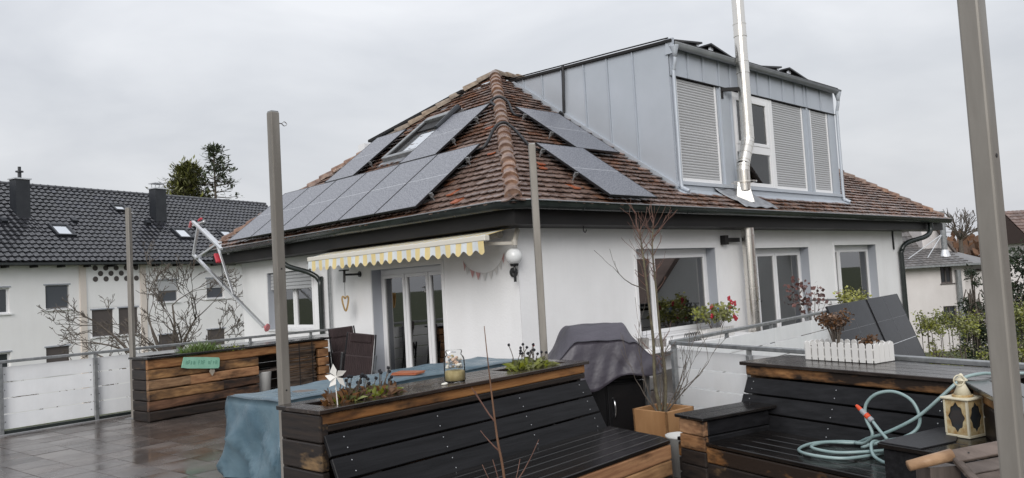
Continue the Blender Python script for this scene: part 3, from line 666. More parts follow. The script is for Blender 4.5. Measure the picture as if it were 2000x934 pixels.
# ---------------------------------------------------------------- solar panels
PW, PL = 1.134, 1.79
def pv(origin, rot, label, group, w=PW, l=PL, grid=False, clamps=()):
    th = thing('solar_panel', label, 'solar panel', origin, group, rot)
    b = MB(); e = .012; h = .035
    b.box(0, w, 0, e, 0, h); b.box(0, w, l-e, l, 0, h); b.box(0, e, e, l-e, 0, h); b.box(w-e, w, e, l-e, 0, h); b.box(e, w-e, e, l-e, 0, .006); b.build('frame', 'pvframe', th)
    b = MB(); b.box(e, w-e, e, l-e, .026, .032); gl = b.build('glass', 'pv_dark' if grid else 'pv', th)
    b = MB(); b.box(e+.01, w-e-.01, l/2-.005, l/2+.005, .032, .0335)
    b.build('centre_line', 'pvline', th)
    if grid:
        for k in (.25, .75): MB().box(e+.01, w-e-.01, l*k-.003, l*k+.003, .0337, .0345).build('cell_line', 'pvline_faint', th)
        MB().box(w/2-.003, w/2+.003, e, l-e, .0347, .0352).build('cell_line', 'pvline_faint', th)
    for (cx, cy, rz) in clamps:
        b = MB(); b.box(cx-.06, cx+.02, cy-.012, cy+.012, -.02, .03); b.box(cx-.05, cx-.02, cy-.025, cy+.025, -.05, -.021); b.box(cx-.045, cx-.028, cy-.01, cy+.01, -.13, -.051); b.build('clamp', 'galv', th)
    return th
def pvA(y, s, o, label, **k): return pv(on_A(y, s, o), fA, label, 'solar panels on the left roof slope', **k)      # local x runs to -y
def pvB(x, s, o, label, **k): return pv(on_B(x, s, o), fB, label, 'solar panels on the roof slope beside the dormer', **k)
names = ['nearest the roof corner', 'second from the roof corner', 'third from the roof corner', 'fourth from the roof corner', 'fifth from the roof corner', 'farthest from the roof corner, overhanging the hip']
for k in range(6):
    cl = ((PW+.055, .35, 0), (PW+.055, 1.35, 0)) if k == 0 else ()
    pvA(9.7+1.15*(k+1)-.008, -.02, .15, 'grey solar panel in the lower row, '+names[k], clamps=cl)
pvA(12.1, 1.80, .15, 'grey solar panel right of the roof window', clamps=((PW+.055, .5, 0), (PW+.055, 1.25, 0)))
pvA(14.85, 1.80, .15, 'grey solar panel left of the roof window', clamps=((PW+.055, .5, 0),))
pvB(9.27, -.05, .15, 'dark solar panel in the lower place beside the dormer, above the gutter', w=1.2, l=1.86, clamps=((-.02, .75, 0), (-.02, 1.6, 0)))
pvB(10.30, 1.80, .15, 'dark solar panel in the upper place against the dormer cheek', w=1.2, l=1.82, clamps=((-.02, .65, 0), (-.02, 1.45, 0)))
for (xa, za, xb, zb, lab) in ((12.75, 6.20, 13.95, 6.34, 'solar panel lying flattest on the dormer roof, leftmost'), (14.28, 6.38, 15.35, 6.16, 'tilted solar panel on the dormer roof just left of the flue'), (16.25, 6.20, 17.32, 6.34, 'flat-lying solar panel on the dormer roof right of the flue'), (17.7, 6.38, 18.85, 6.17, 'tilted solar panel on the dormer roof, rightmost')):
    ax = Vector((xb-xa, 0, zb-za)); l_ = ax.length
    th = pv((xa, 8.62, za), frame(ax, (0, 1, 0)), lab, 'solar panels on the dormer roof', w=l_)
    xs = xb-.08 if za < zb else xa+.12
    lx = (xs-xa)/l_*l_
    for yy in (.06, 1.6): MB().box(lx-.05, lx+.05, yy, yy+.05, -.36, -.003).build('support', 'alu', th)

# ---------------------------------------------------------------- steel flue
fl = thing('flue', 'tall stainless steel flue rising past the dormer front', 'chimney', (13.95, 7.98, -.5))
r = .122
def sec(p, q, name='flue_section', rr=r): return MB().lathe([(rr, 0), (rr, (Vector(q)-Vector(p)).length)], p, 24, Vector(q)-Vector(p)).build(name, 'steel', fl, smooth=False)
def cyl(p, q, rr=r, name='flue_section', m='steel'): 
    return MB().tube([p, q], rr, 32, cap=False).build(name, m, fl, smooth=True)
LXY = (13.95, 7.92); UXY = (14.25, 7.92)
for z0, z1 in ((-.5, 1.05), (1.05, 1.28), (1.28, 2.3), (2.3, 2.72)): cyl((*LXY, z0+.004), (*LXY, z1), r if z1-z0 > .3 else r+.004)
for z in (1.05, 1.28, 2.3): cyl((*LXY, z-.012), (*LXY, z+.012), r+.012, 'clamp_band')
q = MB(); q.lathe([(.26, 0), (.25, .01), (.15, .42), (.15, .44)], (13.97, 7.98, 2.95), 4); 
q.build('storm_skirt', 'steel', fl)
cyl((13.96, 7.92, 3.36), (13.96, 7.92, 3.38), .25, 'storm_collar')
cyl((13.96, 7.92, 3.2), (13.96, 7.92, 3.62), r)
bp = bez([(13.96, 7.92, 3.6), (13.99, 7.92, 3.74), (14.09, 7.92, 3.95), (14.19, 7.92, 4.14), (14.23, 7.92, 4.26)], 3)
for k in range(len(bp)-1):
    if k % 3 == 0 or k == len(bp)-2: pass
bq = [bp[0], bp[3], bp[6], bp[9], bp[12]]
for k in range(4): cyl(bq[k], bq[k+1], r+.001*k, 'flue_bend')
for k in range(0, len(bp), 2):
    d = (bp[min(k+1, len(bp)-1)]-bp[max(k-1, 0)]).normalized(); cyl(bp[k]-d*.008, bp[k]+d*.008, r+.009, 'clamp_band')
cyl((14.23, 7.92, 4.24), (14.235, 7.92, 4.5), r+.004)
z = 4.5
for z1 in (5.6, 5.83, 6.35, 6.6, 7.6, 8.6):
    cyl((14.235, 7.92, z+.003), (14.235, 7.92, z1), r if z1-z > .4 else r+.005); cyl((14.235, 7.92, z1-.01), (14.235, 7.92, z1+.01), r+.012, 'clamp_band'); z = z1
q = MB(); q.beam((13.85, 8.26, 5.28), (14.2, 7.95, 5.28), .06, .07); q.beam((13.78, 8.24, 5.2), (13.92, 8.24, 5.2), .06, .2); q.build('wall_bracket', 'fascia', fl)
q = MB(); q.box(13.45, 13.95, 8.1, 8.16, 2.2, 2.28); q.box(13.38, 13.5, 8.08, 8.19, 2.15, 2.33); q.build('wall_bracket', 'fascia', fl)
b = MB(); nx, ny = 14, 8
for i in range(nx+1):
    for j in range(ny+1):
        x = 13.35+1.25*i/nx+(j/ny-.5)*-.1; s = -.02+.82*j/ny
        b.v.append(on_B(x, s, .075+.014*math.sin(i*1.3+j)+rnd(-.008, .008)))
b.f = [[i*(ny+1)+j, (i+1)*(ny+1)+j, (i+1)*(ny+1)+j+1, i*(ny+1)+j+1] for i in range(nx) for j in range(ny)]
b.build('lead_flashing', 'lead', roof, smooth=True, solid=.006)
# ================================================================ things on the terrace
V3 = Vector
class Fr:
    """local frame on the terrace: u along, v across, z up"""
    def __init__(s, o, deg): s.o = V3((o[0], o[1], 0)); a = R_(deg); s.u = V3((math.cos(a), math.sin(a), 0)); s.v = V3((-math.sin(a), math.cos(a), 0))
    def p(s, u, v, z): return s.o+s.u*u+s.v*v+V3((0, 0, z))
    def box(s, b, u0, u1, v0, v1, z0, z1): return b.obox(s.p((u0+u1)/2, (v0+v1)/2, (z0+z1)/2), s.u*(u1-u0)/2, s.v*(v1-v0)/2, (0, 0, (z1-z0)/2))
    def B(s, u0, u1, v0, v1, z0, z1): return s.box(MB(), u0, u1, v0, v1, z0, z1)
def screw(p, n, parent, r=.0045):
    MB().lathe([(r, 0), (r*.8, .003)], p, 8, n).build('screw', 'screw', parent)

# ---- railings with white boards
def railing(name, label, pts, zt, posts, gap_side, rows=((.07, .265), (.28, .478), (.493, .693), (.708, .905)), kerb=True, board_m='white_board'):
    r = thing(name, label, 'railing', (*pts[0], 0))
    for (a, b_) in zip(pts[:-1], pts[1:]):
        a, b_ = V3((*a, zt-.02)), V3((*b_, zt-.02)); MB().beam(a, b_, .055, .04).build('handrail', 'galv', r, bevel=.006)
        d = (b_-a); l_ = d.length; d.normalize(); nn = V3((-d.y, d.x, 0))*gap_side
        ps = posts(a, b_)
        for t in ps:
            p = a+d*t; MB().beam((p.x, p.y, 0), (p.x, p.y, zt-.09), .05, .05, d).build('post', 'galv', r, bevel=.004)
            MB().box(p.x-.018, p.x+.018, p.y-.018, p.y+.018, zt-.09, zt-.04).build('handrail_bracket', 'galv', r)
        for t0, t1 in zip(ps[:-1], ps[1:]):
            for z0, z1 in rows:
                k = (zt-.05)/.95; q0 = a+d*(t0+.006)+nn*.045; q1 = a+d*(t1-.006)+nn*.045; zz = (z0+z1)/2*k
                MB().beam((q0.x, q0.y, zz), (q1.x, q1.y, zz+rnd(-.002, .002)), .012, (z1-z0)*k).build('board', board_m, r)
                for q2 in (q0+d*.05, q1-d*.05): MB().lathe([(.009, 0), (.007, .003)], (q2.x-nn.x*.0062, q2.y-nn.y*.0062, zz), 8, -nn).build('rivet', 'galv', r)
        if kerb:
            q0 = a-d*.02+nn*.02; q1 = b_+nn*.02; MB().beam((q0.x, q0.y, .028), (q1.x, q1.y, .028), .05, .05).build('kerb_profile', 'gutter', r)
            q0, q1 = a-nn*.03, b_-nn*.03; MB().beam((q0.x, q0.y, .008), (q1.x, q1.y, .008), .006, .014).build('edge_trim', 'alu', r)
    return r
railing('terrace_railing', 'galvanised railing with white boards along the left terrace edge', [(-.18, 12.24), (7.84, 12.94)], 1.0, lambda a, b: [0.02, 1.2, 2.42, 3.62, 4.85, 6.1, 7.3, 8.0], 1)
railing('terrace_railing', 'galvanised railing with white boards behind the right wooden bench', [(7.0, 4.97), (6.02, 1.65), (5.25, -.9)], .93, lambda a, b: [0.03, 1.15, 2.3, 3.4] if a.y > 2 else [.0, 1.2, 2.4], 1, kerb=False)
railing('balcony_railing', 'galvanised railing with white boards along the balcony below the house windows', [(7.03, 5.0), (16.1, 6.05)], .93, lambda a, b: [.08, 1.4, 2.8, 4.2, 5.6, 7.0, 8.4, 9.1], -1, kerb=False)
railing('balcony_end_railing', 'short galvanised railing closing the far end of the balcony', [(16.1, 6.12), (16.1, 7.9)], .93, lambda a, b: [.05, .9, 1.7], -1, kerb=False)
# balcony solar panels hung on the outside of the balcony railing, leaning outwards at the foot
for k, (x0, y0, lab) in enumerate(((11.95, 5.53, 'black solar panel leaning on the balcony railing behind the dried flowers'), (14.05, 5.77, 'black solar panel leaning on the balcony railing beside the corner downpipe'))):
    d = V3((math.cos(R_(6.6)), math.sin(R_(6.6)), 0)); out_ = V3((d.y, -d.x, 0)); upv_ = (V3((0, 0, 1))*math.sin(R_(71))-out_*math.cos(R_(71))).normalized()
    w_ = 2.03; l_ = 1.75
    top = V3((x0, y0, .99)); o_ = top-upv_*l_-out_*.02
    th = pv(o_, frame(d, upv_), lab, 'solar panels on the balcony railing', w=w_, l=l_, grid=True)
    b = MB(); b.beam((.15, .1, -.02), (.15, 1.7, -.02), .04, .04); b.build('mount_rail', 'alu', th)
    b = MB(); b.beam((w_-.15, .1, -.02), (w_-.15, 1.7, -.02), .04, .04); b.build('mount_rail', 'alu', th)

# ---- sun-sail posts
def post(xy, h, lab, rz, bracket=None, w=.064, lean=(0, 0)):
    p = thing('sail_post', lab, 'post', (xy[0], xy[1], 0), 'steel posts for a sun sail')
    a = R_(rz); ux, uy = V3((math.cos(a), math.sin(a), 0)), V3((-math.sin(a), math.cos(a), 0)); c = V3((xy[0], xy[1], 0)); tp = c+V3((lean[0], lean[1], h))
    b = MB(); b.obox((c+tp)/2, ux*w/2, uy*w/2, (tp-c)/2); b.build('shaft', 'post', p, bevel=.007, seg=2)
    b = MB(); b.obox(c+V3((0, 0, .006)), ux*.09, uy*.09, (0, 0, .006)); b.build('base_plate', 'galv', p)
    b = MB(); b.obox(tp+V3((0, 0, .003)), ux*w*.42, uy*w*.42, (0, 0, .004)); b.build('cap', 'galv', p)
    e = c+(tp-c)*((h-.07)/h); b = MB(); b.tube([e+ux*w/2, e+ux*(w/2+.035)], .006, 6); b.tube(bez([e+ux*(w/2+.03), e+ux*(w/2+.05)+V3((0, 0, .015)), e+ux*(w/2+.07), e+ux*(w/2+.05)-V3((0, 0, .015)), e+ux*(w/2+.03)], 4), .004, 6); b.build('eye_bolt', 'chrome', p)
    for zf in (.63, .35):
        e = c+(tp-c)*zf; b = MB(); b.lathe([(.006, 0), (.006, .0015)], e-uy*w/2, 8, -uy); b.build('bolt_hole', 'black', p)
    if bracket:
        for (q0, q1, ww, hh) in bracket: MB().beam(q0, q1, ww, hh).build('bracket', 'alu', p)
    return p
post((3.83, 12.2), 3.08, 'farthest steel post, standing at the white railing beside the log planter', 30, [((3.83, 12.2, .93), (3.95, 12.42, .93), .03, .05)])
post((2.5, 4.93), 2.91, 'steel post in front of the blue covered table at the end of the black bench', 2, [((2.52, 4.9, .76), (2.62, 4.70, .76), .012, .06)])
post((5.08, 5.0), 2.91, 'steel post behind the black bench, before the house corner', 50)
post((2.44, .645), 3.05, 'nearest steel post, cut by the top of the picture at right', -6, w=.056)

# ---- planter of stacked logs along the left railing
F = Fr((3.8, 11.47), 9)
pl_ = thing('log_planter', 'long planter box of stacked bare and blackened boards along the left railing', 'planter', F.p(0, 0, 0))
H0, rows = .87, 6; rh = H0/rows
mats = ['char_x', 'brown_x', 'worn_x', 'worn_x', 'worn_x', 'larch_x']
def logboard(F, b, u0, u1, v0, v1, z0, z1, m, par, name='board'):
    q = MB(); vo = v0+rnd(-.008, .008)
    if u1-u0 < .5 or name != 'board':
        F.box(q, u0, u1, vo, v1, z0+.004, z1-.004); return q.build(name, m, par, bevel=.012, seg=2)
    n = max(6, int((u1-u0)*9)); a = b2 = 0                                   # waney edge: the board's edges wander a little
    for i in range(n+1):
        u = u0+(u1-u0)*i/n; a = max(0, min(.016, a+rnd(-.007, .007))); b2 = max(0, min(.018, b2+rnd(-.008, .008)))
        za, zb = z0+.003+a, z1-.003-b2*.6; w2 = vo+rnd(-.003, .003)
        q.v += [F.p(u, w2+.012, za), F.p(u, w2, za+.014), F.p(u, w2, zb-.014), F.p(u, w2+.012, zb), F.p(u, v1, zb), F.p(u, v1, za)]
    for i in range(n):
        for j in range(6): q.f.append([i*6+j, (i+1)*6+j, (i+1)*6+(j+1) % 6, i*6+(j+1) % 6])
    q.f += [list(range(6)), list(range(n*6+5, n*6-1, -1))]
    return q.build(name, m, par)
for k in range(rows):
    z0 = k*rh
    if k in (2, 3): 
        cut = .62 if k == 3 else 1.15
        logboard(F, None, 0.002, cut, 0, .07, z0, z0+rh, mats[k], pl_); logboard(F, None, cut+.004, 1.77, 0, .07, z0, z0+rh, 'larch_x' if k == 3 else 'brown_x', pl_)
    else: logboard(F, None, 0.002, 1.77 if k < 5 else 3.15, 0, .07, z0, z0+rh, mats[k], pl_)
    logboard(F, None, 0, .07, .072, .47, z0, z0+rh, 'char_y', pl_, 'end_board')
    logboard(F, None, 2.93, 3.15, 0, .07, z0, z0+rh-.006, 'larch_x', pl_) if k < 5 else None
    logboard(F, None, 3.08, 3.15, .072, .47, z0, z0+rh, 'larch_y', pl_, 'end_board')
    logboard(F, None, .072, 3.078, .40, .47, z0, z0+rh, 'char_x', pl_, 'back_board')
F.B(1.70, 1.77, .08, .39, .02, .86).build('partition', 'char_y', pl_); F.B(.08, 1.7, .08, .39, .02, .76).build('soil_bed', 'soil', pl_)
F.B(1.78, 3.07, .08, .39, .46, .49).build('shelf', 'grey_wood', pl_)
for (u0, u1, v0, v1) in ((-.03, 3.2, -.035, .10), (-.03, 3.2, .39, .50), (-.03, .1, .102, .388), (.52, .6, .102, .388), (1.72, 3.2, .102, .243), (1.72, 3.2, .247, .388)):
    F.B(u0, u1, v0, v1, .872, .90).build('top_plank', 'wet_x', pl_, bevel=.004)
# reed mat hanging before the store
m_ = thing('reed_mat', 'dark reed mat hung before the open half of the log planter', 'mat', F.p(2.5, -.05, .12))
for k in range(46):
    z = .17+k*.0148; q = MB(); q.tube([F.p(2.18+rnd(-.01, .01), -.04+rnd(-.004, .004), z+rnd(-.003, .003)), F.p(2.5, -.045, z), F.p(2.83+rnd(-.015, .03), -.03+rnd(-.004, .004), z+rnd(-.004, .004))], .0072, 5); q.build('reed', 'bamboo', m_)
for u in (2.25, 2.5, 2.76): F.B(u, u+.008, -.058, -.05, .16, .86).build('binding', 'rubber', m_)
# bucket in the store
bk = thing('bucket', 'white plastic bucket in the opening of the log planter', 'bucket', F.p(1.96, .2, 0))
MB().lathe([(.11, .0), (.145, .42), (.15, .43), (.14, .43), (.105, .03)], F.p(1.96, .2, .03), 20).build('body', 'bin', bk, smooth=True); MB().tube([F.p(1.96, .2, 0), F.p(1.96, .2, .03)], .1, 16).build('foot', 'black', bk)
tr = thing('dish', 'dark round dish on the white bucket', 'dish', F.p(1.96, .2, .465)); MB().lathe([(.05, 0), (.13, .05), (.14, .06), (.05, .02)], F.p(1.96, .2, .465), 16).build('bowl', 'black', tr, smooth=True)
# mint sign and heart stone
sg = thing('painted_sign', 'mint green painted board sign hung askew on the log planter', 'sign', F.p(.77, -.03, .62))
q = MB(); c = F.p(.765, -.032, .745); su = (F.u*math.cos(R_(6))-V3((0, 0, 1))*math.sin(R_(6))); sz = F.v.cross(su)*-1
sz = su.cross(F.v); sz = sz if sz.z > 0 else -sz
pts = [(-.295, -.07), (-.2, -.082), (0, -.085), (.2, -.088), (.285, -.085), (.3, -.06), (.298, .05), (.285, .073), (.1, .08), (-.1, .082), (-.27, .08), (-.28, .03)]
q.prism([c+su*a+sz*z for a, z in pts], F.v*-.02); q.build('board', 'sign', sg)
random.seed(3)
for k in range(13):
    a = -.235+k*.039
    if k in (4, 8): continue
    q = MB(); z0 = rnd(-.03, -.02); z1 = z0+rnd(.05, .06); e = -F.v*.0215
    segs = [[(a, z0), (a, z1)], [(a, z1), (a+.02, z1-.01)], [(a, (z0+z1)/2), (a+.018, (z0+z1)/2)]][:random.choice((2, 3, 3))]
    if k % 3 == 0: segs.append([(a+.02, z0), (a+.02, z1-.01)])
    for s_ in segs:
        (a0, b0), (a1, b1) = s_; q.beam(c+su*a0+sz*b0+e, c+su*(a1+.001)+sz*b1+e, .004, .003, F.v)
    q.build('lettering', 'sign_ink', sg)
random.seed(11)
hs_ = thing('heart_ornament', 'small grey heart stone hung under the mint sign', 'ornament', F.p(.955, -.02, .5))
q = MB(); c = F.p(.955, -.03, .585); q.prism([c+F.u*a*.045+V3((0, 0, z*.055)) for a, z in ((0, -1.1), (.55, -.5), (.95, .1), (.95, .55), (.6, .85), (.2, .8), (0, .6), (-.2, .8), (-.6, .85), (-.95, .55), (-.95, .1), (-.55, -.5))], F.v*.02); q.build('heart', 'stone', hs_, bevel=.006)

# ---- blue table under tarpaulin
T = Fr((3.17, 6.33), 5)
tb = thing('garden_table', 'long garden table hidden under blue tarpaulin', 'table', T.p(1.7, .42, 0))
for u in (.12, 3.2):
    for v in (.1, .74): T.B(u, u+.06, v, v+.06, 0, .7).build('leg', 'galv', tb)
T.B(.02, 3.35, .03, .86, .7, .735).build('table_top', 'grey_wood', tb)
def tarp():
    b = MB(); nu, nv = 66, 18; L_, W_ = 3.37, .9
    def top(u, v): 
        return .752+.006*math.sin(u*5+v*3)+.005*math.sin(u*13+1)*math.sin(v*9)-.012*math.exp(-((v-W_*.5)/.25)**2)*(.5+.5*math.sin(u*2.1))
    ring = []
    for i in range(nu+1): ring.append((L_*i/nu, 0, 0, -1))
    for j in range(1, nv+1): ring.append((L_, W_*j/nv, 1, 0))
    for i in range(nu-1, -1, -1): ring.append((L_*i/nu, W_, 0, 1))
    for j in range(nv-1, 0, -1): ring.append((0, W_*j/nv, -1, 0))
    idx = {}
    for i in range(nu+1):
        for j in range(nv+1):
            u, v = L_*i/nu, W_*j/nv; e = min(u, L_-u, v, W_-v); z = top(u, v)-(.012 if e < .01 else 0)
            idx[i, j] = len(b.v); b.v.append(T.p(u, v, z))
    for i in range(nu):
        for j in range(nv): b.f.append([idx[i, j], idx[i+1, j], idx[i+1, j+1], idx[i, j+1]])
    nr = 14; prev = [idx[round(u/L_*nu), round(v/W_*nv)] for u, v, a, c in ring]; m = len(ring)
    for k in range(1, nr+1):
        t = k/nr; cur = []
        for q, (u, v, a, c) in enumerate(ring):
            s_ = q*.115; corner = 0
            for cu, cv in ((0, 0), (L_, 0), (L_, W_), (0, W_)): corner += math.exp(-((u-cu)**2+(v-cv)**2)/.03)
            zz_ = t*.735
            rid = lambda x: 1-2*abs((x % 1)-.5)*2                      # triangle wave -1..1
            w1 = rid(s_*.62+zz_*1.15+.1); w2 = rid(s_*.95-zz_*1.9+.37); w3 = rid(s_*1.7+zz_*.7+.2)
            fold = (.075*max(0, w1)**1.5-.05*max(0, -w1)**2+.055*max(0, w2)**2.0+.016*w3)*min(1, t*1.8)+.05*corner*t*(1-.4*t)
            dx, dy = a, c
            if corner > .2:
                dx = (u-L_/2)/abs(u-L_/2); dy = (v-W_/2)/abs(v-W_/2); dx *= .7; dy *= .7
            drop = .735*t
            cur.append(len(b.v)); b.v.append(T.p(u+dx*(.015+fold), v+dy*(.015+fold), max(.012, .742-drop)))
        for q in range(m): b.f.append([prev[q], cur[q], cur[(q+1) % m], prev[(q+1) % m]])
        prev = cur
    b.f = [f[::-1] for f in b.f[nu*nv:]] + b.f[:nu*nv]
    return b
tp_ = tarp().build('tarpaulin', 'tarp', None, smooth=True); tag(tp_, 'blue tarpaulin draped over the long table, hanging to the floor at its end', 'tarpaulin')
lt = thing('leather_folder', 'reddish brown folded leather lying on the blue tarpaulin', 'folder', T.p(1.68, .3, .765))
for k, (du, dv, z) in enumerate(((0, 0, .766), (.03, .02, .776))):
    q = MB(); q.obox(T.p(1.68+du, .28+dv, z), (T.u*.8+T.v*.35)*.13, (T.v*.9-T.u*.3)*.16, (0, 0, .005)); q.build('flap', 'leather', lt, bevel=.003)

# ---- black bench with planter back, in the foreground
K = Fr((2.41, 4.30), 3.8)
bn = thing('planter_bench', 'long black wooden bench with planter back in the foreground', 'bench', K.p(1.3, 0, 0))
LB_ = 2.62
for (u0, u1, v0, v1, nm) in ((-.03, LB_+.03, -.035, .085, 'top_plank'), (-.03, LB_+.03, .345, .46, 'top_plank'), (-.03, .10, .087, .343, 'top_plank'), (.78, .90, .087, .343, 'top_plank'), (1.72, 1.84, .087, .343, 'top_plank'), (2.52, LB_+.03, .087, .343, 'top_plank'), (.902, 1.718, .087, .17, 'top_plank'), (.902, 1.718, .174, .257, 'top_plank'), (.902, 1.718, .261, .343, 'top_plank')):
    K.B(u0, u1, v0, v1, .922, .95).build(nm, 'top_x', bn, bevel=.004)
for (a, b_) in ((.11, .77), (1.85, 2.51)):
    K.B(a, b_, .088, .342, .55, .86).build('soil', 'soil', bn)
    K.B(a-.008, a+.012, .088, .342, .84, .921).build('trough_side', 'larch_y', bn); K.B(b_-.012, b_+.008, .088, .342, .84, .921).build('trough_side', 'larch_y', bn)
    K.B(a+.013, b_-.013, .335, .345, .84, .921).build('trough_side', 'larch_x', bn)
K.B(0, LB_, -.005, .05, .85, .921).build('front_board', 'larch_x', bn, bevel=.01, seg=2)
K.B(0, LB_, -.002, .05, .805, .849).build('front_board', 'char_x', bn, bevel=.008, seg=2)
K.B(0, LB_, .40, .44, .02, .921).build('back_board', 'char_x', bn)
for k in range(5):
    K.B(-.01, .05, -.005 if k > 3 else -.005, .44, .05+k*.174, .05+(k+1)*.174-.006).build('end_board', 'char_y', bn, bevel=.01, seg=2)
    K.B(LB_-.05, LB_+.01, .052, .44, .05+k*.174, .05+(k+1)*.174-.006).build('end_board', 'char_y', bn, bevel=.01, seg=2)
# leaning back: three wide boards
p0, p1 = V3((0, -.012, .80)), V3((0, -.215, .40)); sl = (p1-p0).length; dd = (p1-p0).normalized(); nn_ = V3((0, dd.z, -dd.y)); nn_ = nn_ if nn_.y < 0 else -nn_
bw = sl/3
for k in range(3):
    c0 = p0+dd*(bw*(k+.5)); q = MB(); w3 = K.v*dd.y+V3((0, 0, dd.z)); n3 = K.v*nn_.y+V3((0, 0, nn_.z))
    q.obox(K.p(LB_/2, c0.y, c0.z)-n3*.014, K.u*(LB_/2-.012), w3*(bw/2-.006), n3*.014); bd = q.build('backrest_board', 'black_x', bn, bevel=.004)
    for u in (.14, .9, 1.75, 2.5):
        for e in (-.035, .035):
            screw(K.p(u+rnd(-.01, .01), c0.y, c0.z)+w3*e+n3*.0005, n3, bn)
for u in (.3, 1.3, 2.3):
    q = MB(); q.prism([K.p(u, -.0, .72), K.p(u, -.20, .385), K.p(u, -.0, .385)], K.u*.05); q.build('back_bracket', 'char_y', bn)
# seat
for k in range(6):
    v1 = -.225-.123*k; v0 = v1-.118; q = MB(); e0, e1_ = LB_+.0-.17*k/5, LB_-.17*(k+1)/5-(.05 if k == 5 else 0)
    q.prism([K.p(0, v0, .392), K.p(e1_, v0, .392), K.p(e0, v1, .392), K.p(0, v1, .392)], (0, 0, .028)); q.build('seat_plank', 'wet_x', bn, bevel=.006, seg=2)
for k in range(3):
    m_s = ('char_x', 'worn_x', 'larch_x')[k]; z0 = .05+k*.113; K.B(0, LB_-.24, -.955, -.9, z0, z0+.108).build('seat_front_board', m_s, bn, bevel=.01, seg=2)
    MB().beam(K.p(LB_-.245, -.9, z0+.054), K.p(LB_-.06, -.2, z0+.054), .05, .108).build('seat_end_board', 'char_y', bn, bevel=.01, seg=2)
# ---- things standing on the bench top
def uv1(u, v, z=.95): return K.p(u, v, z)
jr = thing('glass_jar', 'glass preserving jar with sand and seashells on the bench top', 'jar', uv1(1.24, .13))
jc = uv1(1.24, .13); JR, JH = .083, .235
JR = .078
MB().lathe([(JR*.9, 0), (JR, .012), (JR, JH*.66), (JR*.93, JH*.76), (JR*.72, JH*.84), (JR*.72, JH*.88), (JR*.78, JH*.9), (JR*.78, JH*.96), (JR*.74, JH*.985)], jc, 28).build('glass', 'jar_glass', jr, smooth=True)
q = MB(); q.tube(bez([jc+V3((-JR*.8, 0, JH*.86)), jc+V3((-JR*1.05, -.02, JH*.9)), jc+V3((-JR*.8, -.04, JH*.95)), jc+V3((-JR*.3, -.055, JH*.94))], 5), .004, 6); q.build('wire_clip', 'chrome', jr)
MB().lathe([(JR*.93, .012), (JR*.935, .075), (JR*.8, .083), (.01, .08)], jc, 24).build('sand', 'sand', jr, smooth=True)
random.seed(5)
for k in range(58):
    a = rnd(0, 6.28); rr = JR*.80*math.sqrt(rnd(.15, 1)); z = .088+.095*rnd(0, 1)**.9; s_ = rnd(.010, .019)
    q = MB(); q.ball(jc+V3((math.cos(a)*rr*.92, math.sin(a)*rr*.92, z)), s_, 8, 5, (1, rnd(.5, .9), rnd(.5, .85))); q.build('seashell', random.choice(('shell1', 'shell2', 'shell2', 'shell3', 'sand')), jr, smooth=True)
sh_ = thing('shell', 'white broken shell lying left of the jar on the bench top', 'shell', uv1(1.08, .07)); q = MB(); q.ball(uv1(1.08, .07, .957), .026, 8, 4, (1.2, .7, .35)); q.ball(uv1(1.105, .085, .958), .016, 8, 4, (1, .7, .5)); q.build('valve', 'shell2', sh_, smooth=True)
pw = thing('pinwheel', 'white toy pinwheel stuck in the bench planter', 'pinwheel', uv1(.17, .06))
MB().tube([uv1(.17, .06, .90), uv1(.155, .06, 1.12)], .0035, 6).build('stick', 'pin', pw)
hubp = uv1(.155, .045, 1.125); MB().ball(hubp, .009, 8, 5).build('hub', 'pin', pw, smooth=True)
pdir = [(100, .085), (28, .075), (170, .07), (232, .075), (312, .085)]
for a, l_ in pdir:
    a = R_(a); d = (V3((.72, -.69, 0))*math.cos(a)+V3((0, 0, 1))*math.sin(a)); e = (V3((.72, -.69, 0))*-math.sin(a)+V3((0, 0, 1))*math.cos(a)); n_ = V3((-.69, -.72, 0))
    q = MB(); q.add([hubp+n_*.004, hubp+d*l_*.45+e*.028+n_*.02, hubp+d*l_+n_*.006, hubp+d*l_*.5-e*.012], [(0, 1, 2, 3)]); q.build('blade', 'pin', pw, solid=.002)
